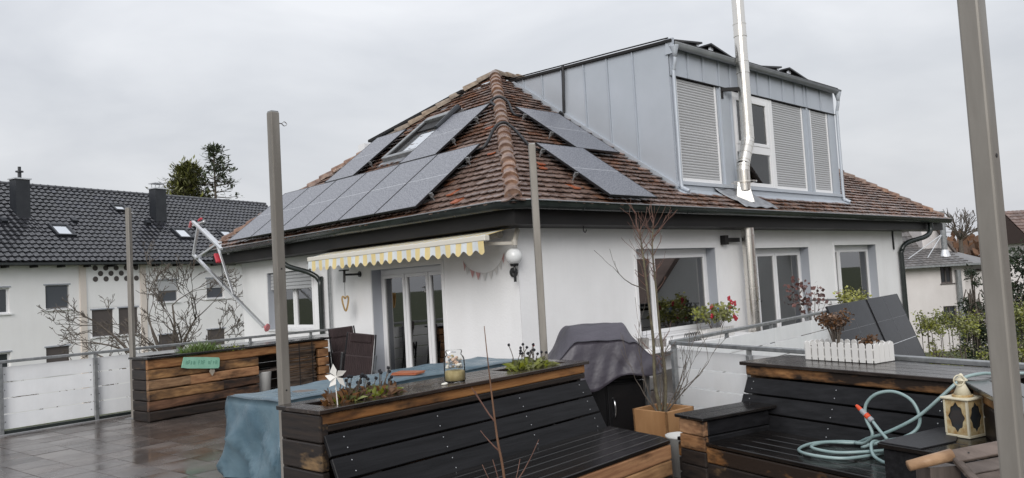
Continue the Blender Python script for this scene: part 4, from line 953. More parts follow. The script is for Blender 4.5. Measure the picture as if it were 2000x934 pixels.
def seedplant(name, label, c, w_, n_st, hh, red, seed, leafm='leaf_dry', nl=70):
    random.seed(seed); pl = thing(name, label, 'plant', c, None); c = V3(c)
    lf = MB()
    for k in range(nl):
        o_ = c+K.u*rnd(-w_, w_)+K.v*rnd(-.08, .08)+V3((0, 0, rnd(-.03, .02))); d = V3((rnd(-1, 1), rnd(-1, 1), rnd(.4, 1.8))).normalized(); l_ = rnd(.07, .16); sd = d.cross(V3((rnd(-1, 1), rnd(-1, 1), .2))).normalized()
        mid = o_+d*l_*.55; tip = o_+d*l_-V3((0, 0, l_*.35)); wd_ = rnd(.006, .013)
        lf.add([o_, mid+sd*wd_, tip, mid-sd*wd_], [(0, 1, 2), (0, 2, 3)])
    lf.build('leaves', leafm, pl, kind='stuff')
    lf = MB()
    for k in range(nl//2):
        o_ = c+K.u*rnd(-w_*.9, w_*.9)+K.v*rnd(-.07, .07); d = V3((rnd(-1, 1), rnd(-1, 1), rnd(.3, 1.6))).normalized(); l_ = rnd(.07, .15); sd = d.cross(V3((rnd(-1, 1), rnd(-1, 1), .2))).normalized(); mid = o_+d*l_*.5; wd_ = rnd(.01, .022)
        lf.add([o_, mid+sd*wd_, o_+d*l_-V3((0, 0, l_*.3)), mid-sd*wd_], [(0, 1, 2), (0, 2, 3)])
    lf.build('leaves', 'leaf', pl, kind='stuff')
    for k in range(n_st):
        b0 = c+K.u*rnd(-w_*.8, w_*.8)+K.v*rnd(-.05, .05); d = V3((rnd(-.5, .5), rnd(-.3, .3), 1)); h = hh*rnd(.55, 1); p1_ = b0+V3((d.x*h*.4, d.y*h*.4, h*.55)); p2_ = b0+V3((d.x*h*.9, d.y*h*.9, h))
        MB().tube(bez([b0-V3((0, 0, .05)), p1_, p2_], 3), .0032, 5).build('stem', 'bark', pl)
        q = MB(); q.lathe([(.003, -.011), (.0115, -.003), (.012, .004), (.006, .012), (.002, .015)], p2_, 8, V3((rnd(-.6, .6), rnd(-.6, .6), 1))); q.build('flower_head', 'flower_red' if k in red else 'flower_dark', pl)
    return pl
seedplant('withered_coneflower', 'withered plant with black seed heads in the left planter opening', uv1(.45, .18, .93), .25, 22, .19, (), 21, nl=420)
seedplant('withered_coneflower', 'half withered plant with black seed heads and one red bloom in the right planter opening', uv1(2.12, .18, .93), .17, 18, .22, (3,), 22, 'leaf', nl=260)
random.seed(8)
tw_ = MB()
for k in range(26):
    p = uv1(rnd(.80, 1.02), rnd(.12, .3), .953); d = V3((rnd(-1, 1), rnd(-1, 1), rnd(0, .25))).normalized()*rnd(.03, .07); tw_.tube([p, p+d*.5+V3((0, 0, .006)), p+d], .0018, 4)
tag(tw_.build('dry_twigs', 'bark', None, kind='stuff'), 'dry twig litter lying on the bench top', 'twigs')

# ---- kettle grill under its cover
G = Fr((6.06, 5.2), -36)
gr = thing('grill_cart', 'black grill cart with cupboard doors below the dark cover', 'grill', G.p(0, 0, 0))
G.B(-.40, .40, -.24, .26, .12, .62).build('cabinet', 'bbq', gr, bevel=.015); G.B(-.385, -.01, -.262, -.243, .14, .6).build('door', 'bbq', gr, bevel=.006); G.B(.01, .385, -.262, -.243, .14, .6).build('door', 'bbq', gr, bevel=.006)
for u in (-.43, .40):
    G.B(u, u+.04, -.27, -.23, .06, .66).build('leg', 'bbq_grey', gr, bevel=.006); G.B(u, u+.04, .23, .27, .06, .66).build('leg', 'bbq_grey', gr, bevel=.006)
for u in (-.42, .42):
    for v in (-.24, .24): MB().tube([G.p(u-.015, v, .04), G.p(u+.015, v, .04)], .04, 14).build('castor', 'black', gr)
MB().tube(bez([G.p(.06, -.265, .28), G.p(.065, -.30, .32), G.p(.065, -.30, .42), G.p(.06, -.265, .47)], 4), .009, 8).build('handle', 'chrome', gr, smooth=True)
G.B(-.42, .42, -.26, .28, .63, .78).build('firebox', 'bbq', gr, bevel=.02)
def cover():
    # box-shaped hood in the middle, cloth falling off it to a slack hem
    b = MB(); nu, nv = 60, 34; U, W_ = .53, .36
    def nz_(x, y): return math.sin(x*7.1+y*3.3+1.7*math.sin(y*5+x))*.5+math.sin(x*13.7-y*9.1+2.1*math.sin(x*4))*.3
    def hz_(u, v):
        hw = .27
        a = abs(u+.02); s_ = 1 if a < hw else max(0, 1-(a-hw)/.22); s_ = s_*s_*(3-2*s_)*.55+s_*.45
        f_ = max(0, (-v-.08)/.28); bk2 = max(0, (v-.16)/.2)
        z = .85+.33*s_*(1-.42*f_**1.2)*(1-.5*bk2)
        z += .008*nz_(u*1.3, v*1.3)
        z -= .05*math.exp(-((u-.36-.35*v)/.05)**2)*(.3+s_*.4)            # sunken crease on the right shoulder
        z += .02*math.exp(-((u+.40-.3*v)/.04)**2)                         # standing fold on the left
        return z
    idx = {}; ring = []
    for i in range(nu+1):
        for j in range(nv+1):
            u, v = -U+2*U*i/nu, -W_+2*W_*j/nv; idx[i, j] = len(b.v); b.v.append(G.p(u, v, hz_(u, v)))
    for i in range(nu):
        for j in range(nv): b.f.append([idx[i, j], idx[i+1, j], idx[i+1, j+1], idx[i, j+1]])
    for i in range(nu+1): ring.append((i, 0, 0, -1))
    for j in range(1, nv+1): ring.append((nu, j, 1, 0))
    for i in range(nu-1, -1, -1): ring.append((i, nv, 0, 1))
    for j in range(nv-1, 0, -1): ring.append((0, j, -1, 0))
    prev = [idx[i, j] for i, j, a, c in ring]; m = len(ring); nr = 14
    for k in range(1, nr+1):
        t = k/nr; cur = []
        for q_, (i, j, a, c) in enumerate(ring):
            u, v = -U+2*U*i/nu, -W_+2*W_*j/nv; z0 = hz_(u, v); zb = .70-.12*math.exp(-((u+.22)/.26)**2)*(1 if c < 0 else .2)+.02*math.sin(q_*.21)
            rid = lambda x: 1-2*abs((x % 1)-.5)*2
            f_ = (.035*max(0, rid(q_*.021+t*.35+.2))**1.5-.02*max(0, rid(q_*.034-t*.5+.6))**2+.006*rid(q_*.11+t))*t**.7
            if c == -1: f_ += .06*t
            cur.append(len(b.v)); b.v.append(G.p(u+a*f_, v+c*f_, z0+(zb-z0)*t))
        for q_ in range(m): b.f.append([prev[q_], cur[q_], cur[(q_+1) % m], prev[(q_+1) % m]][::-1])
        prev = cur
    return b
cv = cover().build('grill_cover', 'cover', None, smooth=True, solid=.004); tag(cv, 'dark violet grey weather cover draped over the grill', 'cover')
# ---- timber tub with bare shrub
Q = Fr((5.76, 4.21), 0); e1 = V3((.34, -.02, 0)); e2 = V3((.12, .40, 0)); e1 = e1*(.40/e1.length); e2 = V3((-e1.y, e1.x, 0))*(1)
tu_ = thing('wooden_tub', 'square orange wooden tub holding the bare shrub', 'planter', (5.94, 4.42, 0))
o_ = V3((5.77, 4.20, 0)); s4 = [o_, o_+e1, o_+e1+e2, o_+e2]; cc_ = sum(s4, V3())/4
for k in range(4):
    a, c = s4[k], s4[(k+1) % 4]; inn = (cc_-(a+c)/2).normalized()*.025
    q = MB(); a2, c2 = a+(cc_-a)*.045, c+(cc_-c)*.045
    q.prism([a2+inn*0, c2+inn*0, c+V3((0, 0, .42)), a+V3((0, 0, .42))], inn); q.build('side_panel', 'terra', tu_, bevel=.004)
q = MB(); q.prism([p+(cc_-p)*.1+V3((0, 0, .02)) for p in s4], (0, 0, .34)); q.build('soil', 'soil', tu_)
bn_ = thing('waste_bin', 'tapered white plastic bin between wooden tub and right bench', 'bin', (5.40, 3.80, 0))
MB().lathe([(.085, 0), (.12, .31), (.13, .315), (.13, .33), (.115, .33), (.08, .02)], (5.40, 3.80, 0), 22).build('body', 'bin', bn_, smooth=True)
# small clutter behind the tub, against the rail
st = thing('stone_trough', 'grey stone block stack behind the bare shrub by the rail', 'trough', (6.75, 5.35, 0))
for k, (z0, z1, m_n) in enumerate(((0, .2, 'grey_wood'), (.21, .40, 'grey_wood'), (.41, .55, 'stone_box'))):
    q = MB(); q.obox((6.75, 5.35, (z0+z1)/2), (.2, .03, 0), (-.03, .2, 0), (0, 0, (z1-z0)/2)); q.build('block', m_n, st, bevel=.01)

# ---- right bench with planter back and armrest
Rb = Fr((5.77, 3.38), -104)
r2_ = thing('corner_bench', 'black wooden corner bench with armrest and planter back at right', 'bench', Rb.p(.9, -.3, 0))
LR = 1.95
for v0, v1 in ((-.035, .11), (.114, .26), (.264, .41), (.414, .55)): Rb.B(-.04, LR, v0, v1, .872, .90).build('top_plank', 'top_y', r2_, bevel=.004)
Rb.B(0, 1.72, -.008, .05, .79, .871).build('front_board', 'larch_y', r2_, bevel=.012, seg=2)
for k in range(5): Rb.B(-.012, .05, .052, .5, .03+k*.168, .03+(k+1)*.168-.006).build('end_board', 'char_x' if k < 4 else 'worn_x', r2_, bevel=.01, seg=2)
Rb.B(0, LR, .46, .5, .03, .871).build('back_board', 'char_y', r2_)
p0, p1 = V3((0, -.012, .785)), V3((0, -.19, .40)); sl = (p1-p0).length; dd = (p1-p0).normalized(); nn_ = V3((0, dd.z, -dd.y)); nn_ = nn_ if nn_.y < 0 else -nn_; bw = sl/3
for k in range(3):
    c0 = p0+dd*(bw*(k+.5)); w3 = Rb.v*dd.y+V3((0, 0, dd.z)); n3 = Rb.v*nn_.y+V3((0, 0, nn_.z)); q = MB()
    q.obox(Rb.p(.87, c0.y, c0.z)-n3*.014, Rb.u*.85, w3*(bw/2-.006), n3*.014); q.build('backrest_board', 'black_y', r2_, bevel=.004)
    for u in (.1, .88, 1.66):
        for e in (-.03, .03): screw(Rb.p(u, c0.y, c0.z)+w3*e+n3*.0005, n3, r2_)
for k in range(5): Rb.B(.05, 1.75, -.82+k*.128, -.82+k*.128+.122, .392, .42).build('seat_plank', 'wet_y', r2_, bevel=.006, seg=2)
for k in range(3): Rb.B(.05, 1.62, -.815, -.76, .05+k*.113, .05+k*.113+.108).build('seat_front_board', ('char_y', 'char_y', 'larch_y')[k], r2_, bevel=.01, seg=2)
for k in range(5):
    Rb.B(.10, .36, -.835, -.79, .02+k*.11, .02+k*.11+.105).build('armrest_front_board', ('char_y', 'char_y', 'char_y', 'larch_y', 'larch_y')[k], r2_, bevel=.008, seg=2)
    Rb.B(.11, .15, -.788, -.06, .02+k*.11, .02+k*.11+.105).build('armrest_side_board', 'char_x', r2_, bevel=.008); 
    if k > 2: Rb.B(.32, .36, -.788, -.16, .02+k*.11, .02+k*.11+.105).build('armrest_side_board', 'black_x', r2_, bevel=.008)
for u0, u1 in ((.08, .23), (.235, .385)): Rb.B(u0, u1, -.86, -.05, .575, .60).build('armrest_plank', 'wet_x', r2_, bevel=.005)
# corner block and second wing
ZC = .62
Rb.B(1.76, 2.55, -.78, -.02, .03, ZC-.03).build('corner_block', 'black_x', r2_, bevel=.008)
for v0, v1 in ((-.80, -.535), (-.53, -.265), (-.26, .0)): Rb.B(1.74, 2.55, v0, v1, ZC-.028, ZC).build('corner_plank', 'wet_y', r2_, bevel=.004)
Wg = Fr((5.19, 1.545), 209)
Wg.B(-.02, 1.9, 0, .04, .03, .80).build('wing_board', 'char_x', r2_, bevel=.01); Wg.B(-.02, 1.9, .0, .04, .802, .871).build('wing_board', 'worn_x', r2_, bevel=.01)
for v0, v1 in ((-.035, .1), (.104, .24), (.244, .38), (.384, .52)): Wg.B(-.05+v0*.5, 1.95, v0, v1, .8725, .9005).build('top_plank', 'wet_x', r2_, bevel=.004)
mt = thing('felt_mat', 'black felt mat lying on the corner block by the hose', 'mat', Rb.p(1.85, -.4, .62))
q = MB(); q.prism([Rb.p(1.75, -.79, .6215), Rb.p(1.75, -.2, .6215), Rb.p(1.85, -.16, .6215), Rb.p(2.02, -.5, .6215), Rb.p(2.0, -.79, .6215)], (0, 0, .006)); q.build('sheet', 'mat_black', mt)

# ---- white picket planter box with dried flowers
Pk = Fr(tuple(Rb.p(.33, .33, 0)[:2]), -102.5); zb = .905
pk = thing('picket_planter', 'white picket fence planter box standing on the right bench', 'planter', Pk.p(.3, .12, zb))
PLn, PD, PH = .60, .24, .145
Pk.B(.008, PLn-.008, .012, PD-.012, zb+.012, zb+.1).build('liner', 'picket', pk); Pk.B(.02, PLn-.02, .02, PD-.02, zb+.1, zb+.108).build('soil', 'soil', pk)
def picket(c, ax, n_, w_=.046, h=PH, t=.008):
    pts = [(-w_/2, 0), (w_/2, 0), (w_/2, h-w_*.42)]+[(w_/2*math.cos(a), h-w_*.42+w_*.42*math.sin(a)) for a in [math.pi*k/6 for k in range(1, 6)]]+[(-w_/2, h-w_*.42)]
    q = MB(); q.prism([c+ax*a+V3((0, 0, z)) for a, z in pts], n_*t); q.build('picket', 'picket', pk)
for k in range(10): picket(Pk.p(.03+k*.06, 0, zb), Pk.u, -Pk.v); picket(Pk.p(.03+k*.06, PD, zb), Pk.u, Pk.v)
for k in range(4): picket(Pk.p(PLn, .03+k*.06, zb), Pk.v, Pk.u, .056); picket(Pk.p(0, .03+k*.06, zb), Pk.v, -Pk.u, .056)
for z in (.02, .09): Pk.B(.0, PLn, .0005, .006, zb+z, zb+z+.015).build('rail', 'picket', pk)
random.seed(31)
def drybush(label, c, w_, h, n, m_, stemm, name='dried_plant', flat=.5, ls=(.012, .03), ns=14, cat='plant'):
    pl = thing(name, label, cat, c); c = V3(c)
    lf = MB(); ends = []
    for k in range(ns):
        a = rnd(0, 6.28); rr = w_*math.sqrt(rnd(0, 1)); e = c+V3((math.cos(a)*rr, math.sin(a)*rr, h*rnd(.55, 1))); m2 = c+(e-c)*.5+V3((rnd(-.02, .02), rnd(-.02, .02), .02)); ends.append((m2, e))
        MB().tube(bez([c+V3((math.cos(a)*rr*.2, math.sin(a)*rr*.2, 0)), m2, e], 3), [.004]*3+[.003]*3+[.002], 5).build('stem', stemm, pl)
    for k in range(n):
        m2, e = random.choice(ends); p = e+(m2-e)*rnd(.0, .85)**2+V3((rnd(-1, 1), rnd(-1, 1), rnd(-.7, .7)))*w_*.28
        d = V3((rnd(-1, 1), rnd(-1, 1), rnd(-.8, .8))).normalized(); s_ = d.cross(V3((rnd(-1, 1), rnd(-1, 1), rnd(-1, 1)))).normalized(); l_ = rnd(*ls)
        lf.add([p, p+d*l_*.5+s_*l_*.4, p+d*l_, p+d*l_*.5-s_*l_*.4], [(0, 1, 2, 3)])
    lf.build('leaves', m_, pl, kind='stuff')
    return pl
drybush('rust brown dried hydrangea in the white picket planter', Pk.p(.2, .12, zb+.1), .13, .27, 900, 'leaf_dry', 'bark', 'dried_hydrangea', ls=(.012, .03))
drybush('small withered tuft at the right end of the picket planter', Pk.p(.47, .12, zb+.1), .07, .08, 130, 'leaf_dry', 'bark', ls=(.012, .035))

# ---- garden hose with nozzle
hp = [(5.24, 2.06), (4.87, 2.18), (4.81, 2.38), (4.94, 2.55), (5.16, 2.55), (5.30, 2.37), (5.30, 2.15), (5.17, 2.05), (5.03, 2.12), (4.93, 2.30), (4.98, 2.48), (5.15, 2.46), (5.26, 2.31)]
hose_pts = [(4.87, 1.93, .432), (4.91, 2.0, .433), (4.98, 2.08, .45), (5.06, 2.12, .50), (5.14, 2.11, .50)]+[(x, y, .435+.004*(k % 3)+(.014 if k > 6 else 0)) for k, (x, y) in enumerate(hp)]
hose_pts += [(5.2, 2.2, .50), (5.12, 2.06, .56), (5.12, 1.93, .63), (5.14, 1.83, .70), (5.19, 1.72, .81), (5.28, 1.63, .905), (5.40, 1.56, .925), (5.51, 1.50, .915), (5.62, 1.3, .915)]
hs2 = thing('garden_hose', 'pale green garden hose coiled on the right bench', 'hose', (5.05, 2.3, .42))
MB().tube(bez(hose_pts, 8), .0105, 8).build('coil', 'hose', hs2, smooth=True)
loop = [(5.12, 2.06, .55), (5.17, 2.13, .595), (5.19, 2.17, .62)]
lp = [(5.24, 2.30, .452), (5.2, 2.22, .47), (5.16, 2.15, .54), (5.20, 2.20, .63), (5.22, 2.20, .72), (5.23, 2.13, .79), (5.23, 2.02, .81), (5.20, 1.91, .77), (5.18, 1.86, .68), (5.13, 1.86, .61), (5.08, 1.92, .56), (5.08, 2.03, .525), (5.1, 2.2, .46)]
MB().tube(bez(lp, 8), .0105, 8).build('loop', 'hose', hs2, smooth=True)
nz0, nz1 = V3((5.19, 2.155, .618)), V3((5.215, 2.26, .705)); nd = (nz1-nz0).normalized()
MB().tube(bez([(5.06, 2.02, .54), (5.13, 2.09, .575), nz0], 5), .0105, 8).build('lead', 'hose', hs2, smooth=True)
nzl = (nz1-nz0).length
q = MB(); q.lathe([(.014, 0), (.018, .004), (.018, .025), (.015, .03)], nz0, 12, nd); q.build('coupling', 'greyp', hs2)
q = MB(); q.lathe([(.016, .03), (.019, .034), (.019, .055), (.016, .06)], nz0, 12, nd); q.build('ring', 'orange', hs2)
q = MB(); q.lathe([(.016, .06), (.018, .08), (.015, .10)], nz0, 12, nd); q.build('grip', 'greyp', hs2)
q = MB(); q.lathe([(.014, .10), (.015, .11), (.011, nzl), (.008, nzl+.006)], nz0, 12, nd); q.build('nozzle', 'orange', hs2)

# ---- lantern
lc = V3((4.985, 1.545, .622)); ang = R_(46.4-19+45); la = V3((math.cos(ang), math.sin(ang), 0)); lb = V3((-la.y, la.x, 0))
ln = thing('lantern', 'cream metal lantern with fretwork windows on the corner block', 'lantern', lc)
S = .073; Hn = .215
q = MB(); q.obox(lc+V3((0, 0, .008)), la*S, lb*S, (0, 0, .008)); q.build('base', 'lant', ln, bevel=.003)
q = MB(); q.obox(lc+V3((0, 0, Hn+.004)), la*(S+.012), lb*(S+.012), (0, 0, .006)); q.build('top_plate', 'lant', ln, bevel=.003)
for i in (-1, 1):
    for j in (-1, 1): q = MB(); q.obox(lc+la*i*(S-.006)+lb*j*(S-.006)+V3((0, 0, Hn/2+.006)), la*.006, lb*.006, (0, 0, Hn/2-.012)); q.build('corner_post', 'lant', ln)
def fret(n_, t_):
    W2, Z0, Z1 = S-.012, .017, Hn-.003; c = lc+n_*(S-.004); zc = (Z0+Z1)/2; hh = (Z1-Z0)/2
    N_ = 48; inner, outer = [], []
    for k in range(N_):
        a = 2*math.pi*k/N_; r = 1-.13*abs(math.sin(2*a))**.5+.06*math.cos(8*a)
        inner.append((W2*.80*math.cos(a)*r, hh*.84*math.sin(a)*r))
        ca, sa = math.cos(a), math.sin(a); m = max(abs(ca), abs(sa)); outer.append((W2*ca/m, hh*sa/m))
    b = MB(); b.v = [c+t_*x+V3((0, 0, zc+z)) for x, z in inner]+[c+t_*x+V3((0, 0, zc+z)) for x, z in outer]; b.f = [[k, (k+1) % N_, N_+(k+1) % N_, N_+k] for k in range(N_)]
    return b
for n_, t_ in ((la, lb), (-la, lb), (lb, la), (-lb, la)):
    o = fret(n_, t_).build('fretwork', 'lant_rust', ln, solid=.003)
    q = MB(); q.obox(lc+n_*(S-.012)+V3((0, 0, Hn/2)), t_*(S-.012), n_*.001, (0, 0, Hn/2-.015)); q.build('pane', 'dark_glass', ln)
MB().lathe([(.055, 0), (.056, .012), (.05, .014)], lc+V3((0, 0, Hn+.008)), 20).build('collar', 'lant_rust', ln, smooth=False)
MB().lathe([(.048, 0), (.02, .06), (.018, .066)], lc+V3((0, 0, Hn+.02)), 20).build('hood', 'lant', ln, smooth=True)
MB().lathe([(.02, 0), (.02, .012), (.034, .016), (.034, .022), (.014, .04), (.012, .05), (.004, .058)], lc+V3((0, 0, Hn+.084)), 16).build('finial', 'lant', ln, smooth=True)
rg = [lc+V3((0, 0, Hn+.108))+(-la*.4+V3((.5, -.6, 0)))*.0+V3((rt.x*math.cos(a)*.03-.03*rt.x, rt.y*math.cos(a)*.03-.03*rt.y, .03*math.sin(a)))-fw*.03 for a in [2*math.pi*k/18 for k in range(19)]]
MB().tube(rg, .004, 6).build('ring', 'lant', ln, smooth=True)
MB().ball(lc-la*S-lb*S+V3((0, 0, Hn*.5)), .012, 8, 5).build('latch', 'chrome', ln)

# ---- wooden bird feeder, very near
bird = thing('bird_feeder', 'grey weathered bird feeder roof in the lower right corner', 'bird feeder', (2.68, .80, 0))
rl, rr_ = V3((2.535, .955, 1.03)), V3((2.745, .735, 1.075)); rd = (rr_-rl).normalized(); dn = V3((-.60, -.30, -.62)).normalized(); dn = (dn-rd*dn.dot(rd)).normalized(); bk_ = V3((.45, .45, -.55)).normalized(); bk_ = (bk_-rd*bk_.dot(rd)).normalized()
mid = rl+(rr_-rl)*.44
nrm_ = rd.cross(dn); nrm_ = nrm_ if nrm_.z > 0 else -nrm_
MB().tube([rl-V3((0, 0, .012)), mid-V3((0, 0, .004))], [.016, .019], 10).build('ridge_pole', 'brown_log', bird, smooth=True)
q = MB(); q.obox((mid+rr_)/2+dn*.012, (rr_-mid)/2, dn*.022, nrm_*.006); q.build('ridge_board', 'grey_wood', bird, bevel=.002)
for e in (.25, .8): q = MB(); q.lathe([(.003, 0), (.003, .001)], mid+(rr_-mid)*e+dn*.012+nrm_*.0062, 8, nrm_); q.build('nail', 'black', bird)
for k in range(4):
    c = (mid+rr_)/2+dn*(.056+k*.040)-nrm_*(.010+.003*k)+rd*.012*k; q = MB(); q.obox(c, rd*(.085+.0*k), dn*.0195, nrm_*.005); q.build('roof_slat', 'grey_wood', bird, bevel=.002)
q = MB(); q.beam(mid+dn*.01-nrm_*.004, mid+dn*.23+rd*.05-nrm_*.012, .022, .02, nrm_); q.build('barge_board', 'grey_wood', bird, bevel=.004)
q = MB(); q.prism([mid-rd*.07+V3((0, 0, -.03)), mid+rd*.02+V3((0, 0, -.04)), mid+rd*.03+V3((0, 0, -.26)), mid-rd*.075+V3((0, 0, -.26))], -nrm_*.02+V3((.06, .06, 0))); q.build('gable', 'grey_wood_z', bird)
MB().tube([(2.68, .82, 0), (2.68, .82, .82)], .03, 10).build('pole', 'grey_wood_z', bird)

# ---- awning, wall lamp, bunting, hooks, chairs on house front
aw = thing('awning', 'half open yellow and white striped awning over the terrace door', 'awning', (7.6, 10.6, 2.1))
ya, yb_ = 8.06, 13.0; fx = 7.2
q = MB(); q.box(fx-.05, fx+.05, ya, yb_, 2.25, 2.33); q.build('front_bar', 'awn_bar', aw, bevel=.01)
q = MB(); q.tube([(7.78, 8.42, 2.37), (7.78, 13.3, 2.37)], .06, 14); q.build('fabric_roll', 'awn_arm', aw)  # cloth roll takes the drab arm colour to paint the shade on it
ns = 40; sw = (yb_-ya-.06)/ns
for k in range(ns):
    y = ya+.03+k*sw; n_ = 8; b = MB()
    for i in range(n_+1):
        t = i/n_; yy = y+t*sw; ph = (k+t)/2*2*math.pi; zb_ = 2.245-.150-.034*math.sin(ph); b.v += [V3((fx-.04+.004*math.sin(yy*9), yy, 2.252)), V3((fx-.045+.012*math.sin(yy*7+1), yy, zb_))]
    b.f = [[2*i, 2*i+2, 2*i+3, 2*i+1] for i in range(n_)]; b.build('valance_stripe', 'yellow' if k % 2 == 0 else 'pale_stripe', aw)
    b = MB(); b.add([(fx, y, 2.325), (fx, y+sw, 2.325), (7.72, y+sw, 2.44), (7.72, y, 2.44)], [(0, 1, 2, 3)]); b.build('canopy_stripe', 'yellow' if k % 2 == 0 else 'pale_stripe', aw)
for (y, s_) in ((8.12, 1), (12.9, -1)):
    q = MB(); q.beam((7.84, y-.02*s_, 2.42), (7.7, y-.08*s_, 2.22), .05, .07); q.build('bracket', 'awn_arm', aw, bevel=.006)
    q = MB(); q.beam((7.7, y-.08*s_, 2.21), (7.26, y+.5*s_, 2.24), .05, .05); q.build('arm', 'awn_arm', aw, bevel=.006); q = MB(); q.lathe([(.045, -.04), (.045, .04)], (7.7, y-.08*s_, 2.22), 12); q.build('arm_joint', 'awn_arm', aw)
lm = thing('wall_lamp', 'white opal globe lamp on a black bracket at the house corner', 'wall lamp', (7.85, 8.27, 1.75))
MB().ball((7.76, 8.13, 2.03), .125, 24, 14).build('globe', 'globe', lm, smooth=True)
MB().lathe([(.055, 0), (.065, .03), (.06, .04)], (7.76, 8.13, 1.885), 16).build('cup', 'black', lm); MB().tube(bez([(7.76, 8.13, 1.89), (7.76, 8.13, 1.80), (7.80, 8.2, 1.77), (7.86, 8.27, 1.80)], 4), .016, 8).build('arm', 'black', lm)
MB().lathe([(.075, 0), (.07, .03), (.02, .035)], (7.897, 8.285, 1.80), 16, (-1, 0, 0)).build('wall_plate', 'black', lm); MB().tube([(7.77, 8.14, 1.80), (7.77, 8.14, 1.66)], .02, 8).build('handle', 'black', lm)
bt = thing('bunting', 'faded pink and white pennant string on the wall beside the lamp', 'bunting', (7.885, 8.9, 1.7))
bp_ = bez([(7.885, 9.42, 2.03), (7.885, 9.33, 1.93), (7.885, 9.15, 1.855), (7.885, 8.93, 1.82), (7.885, 8.72, 1.86), (7.885, 8.56, 1.97), (7.885, 8.46, 2.11)], 6)
MB().tube(bp_, .003, 4).build('string', 'white_cloth', bt)
for k in range(9):
    i = 2+k*4; p = bp_[min(i, len(bp_)-2)]; d = (bp_[min(i+1, len(bp_)-1)]-p).normalized(); q = MB(); q.add([p-d*.055, p+d*.055, p+V3((-.012, rnd(-.02, .02), -.12))], [(0, 1, 2)]); q.build('pennant', 'pink' if k in (0, 2, 3, 8) else 'white_cloth', bt, solid=.002)
hk = thing('wall_hook', 'black iron hook arm on the wall beside the terrace door', 'hook', (7.85, 12.55, 1.9))
MB().lathe([(.055, 0), (.05, .02)], (7.896, 12.42, 1.97), 14, (-1, 0, 0)).build('wall_plate', 'black', hk); MB().tube([(7.89, 12.42, 1.97), (7.62, 12.5, 1.97)], .02, 8).build('arm', 'black', hk)
MB().tube([(7.62, 12.5, 2.05), (7.60, 12.49, 1.83)], .024, 8).build('holder', 'black', hk); q = MB(); q.box(7.55, 7.68, 12.44, 12.58, 2.04, 2.065); q.build('cap', 'black', hk)
ht = thing('wooden_heart', 'pale bent wood heart hanging from the black hook', 'ornament', (7.60, 12.48, 1.3))
MB().tube([(7.60, 12.48, 1.84), (7.60, 12.48, 1.58)], .004, 5).build('cord', 'rubber', ht)
hv = V3((.93, -.36, 0)); hpnts = [(0, .06), (.05, .11), (.085, .10), (.095, .04), (.06, -.07), (0, -.165), (-.06, -.07), (-.095, .04), (-.085, .10), (-.05, .11), (0, .06)]
b = MB(); dep = V3((.36, .93, 0))*.05
cur = bez([V3((7.60, 12.48, 1.47))+hv*a*.6+V3((0, 0, z)) for a, z in hpnts], 4)
b.v = [p+dep for p in cur]+[p-dep for p in cur]; n_ = len(cur); b.f = [[k, k+1, n_+k+1, n_+k] for k in range(n_-1)]; b.build('band', 'ring_wood', ht, solid=.014)
def recliner(label, base, az, h, w_, lean, seed, tilt=0):
    a = R_(az); ux = V3((math.cos(a), math.sin(a), 0)); nx = V3((math.sin(a), -math.cos(a), 0)); upz = (V3((0, 0, 1))-nx*lean).normalized()   # nx faces the camera
    rt_ = Matrix.Rotation(R_(tilt), 3, nx); ux = rt_@ux; upz = rt_@upz
    c = V3(base); th = thing('folding_recliner', label, 'chair', base, 'folded recliner chairs by the terrace door')
    P_ = lambda x, z, d: c+ux*x+upz*z+nx*d
    for s_ in (-1, 1):
        q = MB(); q.tube([P_(s_*w_/2, .0, -.02), P_(s_*w_/2*1.03, h*.45, .0), P_(s_*w_/2*.96, h, -.01)], .014, 8); q.build('side_rail', 'chair_frame', th)
        q = MB(); q.tube(bez([P_(s_*w_/2*1.1, .02, .12), P_(s_*w_/2*1.12, h*.4, .1), P_(s_*w_/2*1.08, h*.62, .05)], 4), .012, 8); q.build('leg', 'chair_frame', th)
        q = MB(); q.obox(P_(s_*w_/2*1.14, h*.47, .1), ux*.022, upz*.16, nx*.016); q.build('armrest', 'chair_grey' if s_ > 0 else 'chair_frame', th, bevel=.012, seg=2)
    def pad(z0, z1, d, ww, name):
        b = MB(); n_ = 28
        for i in range(n_+1):
            x = -ww/2+ww*i/n_; dd_ = d+.006*(i % 2)
            for z in (z0, z0+.02, z1-.02, z1): b.v.append(P_(x*(1 if z not in (z0, z1) else .97), z, dd_-(.008 if z in (z0, z1) else 0)))
        b.f = [[i*4+j, (i+1)*4+j, (i+1)*4+j+1, i*4+j+1] for i in range(n_) for j in range(3)]; b.build(name, 'chair_web', th, solid=.012)
    pad(.14, h*.60, .07, w_*.92, 'seat'); pad(h*.48, h, .03, w_*.9, 'backrest'); pad(h*.84, h*1.0, .05, w_*.7, 'head_pillow')
    q = MB(); q.tube([P_(-w_/2, .03, .0), P_(w_/2, .03, .0)], .012, 8); q.build('cross_bar', 'chair_frame', th)
recliner('folded dark brown recliner chair leaning on the wall, rear one', (7.5, 12.30, 0), -40, 1.04, .46, -.1, 1, 5)
recliner('folded dark brown recliner chair leaning beside the terrace door, front one', (7.32, 11.78, 0), -40, .95, .50, -.14, 2, -9)

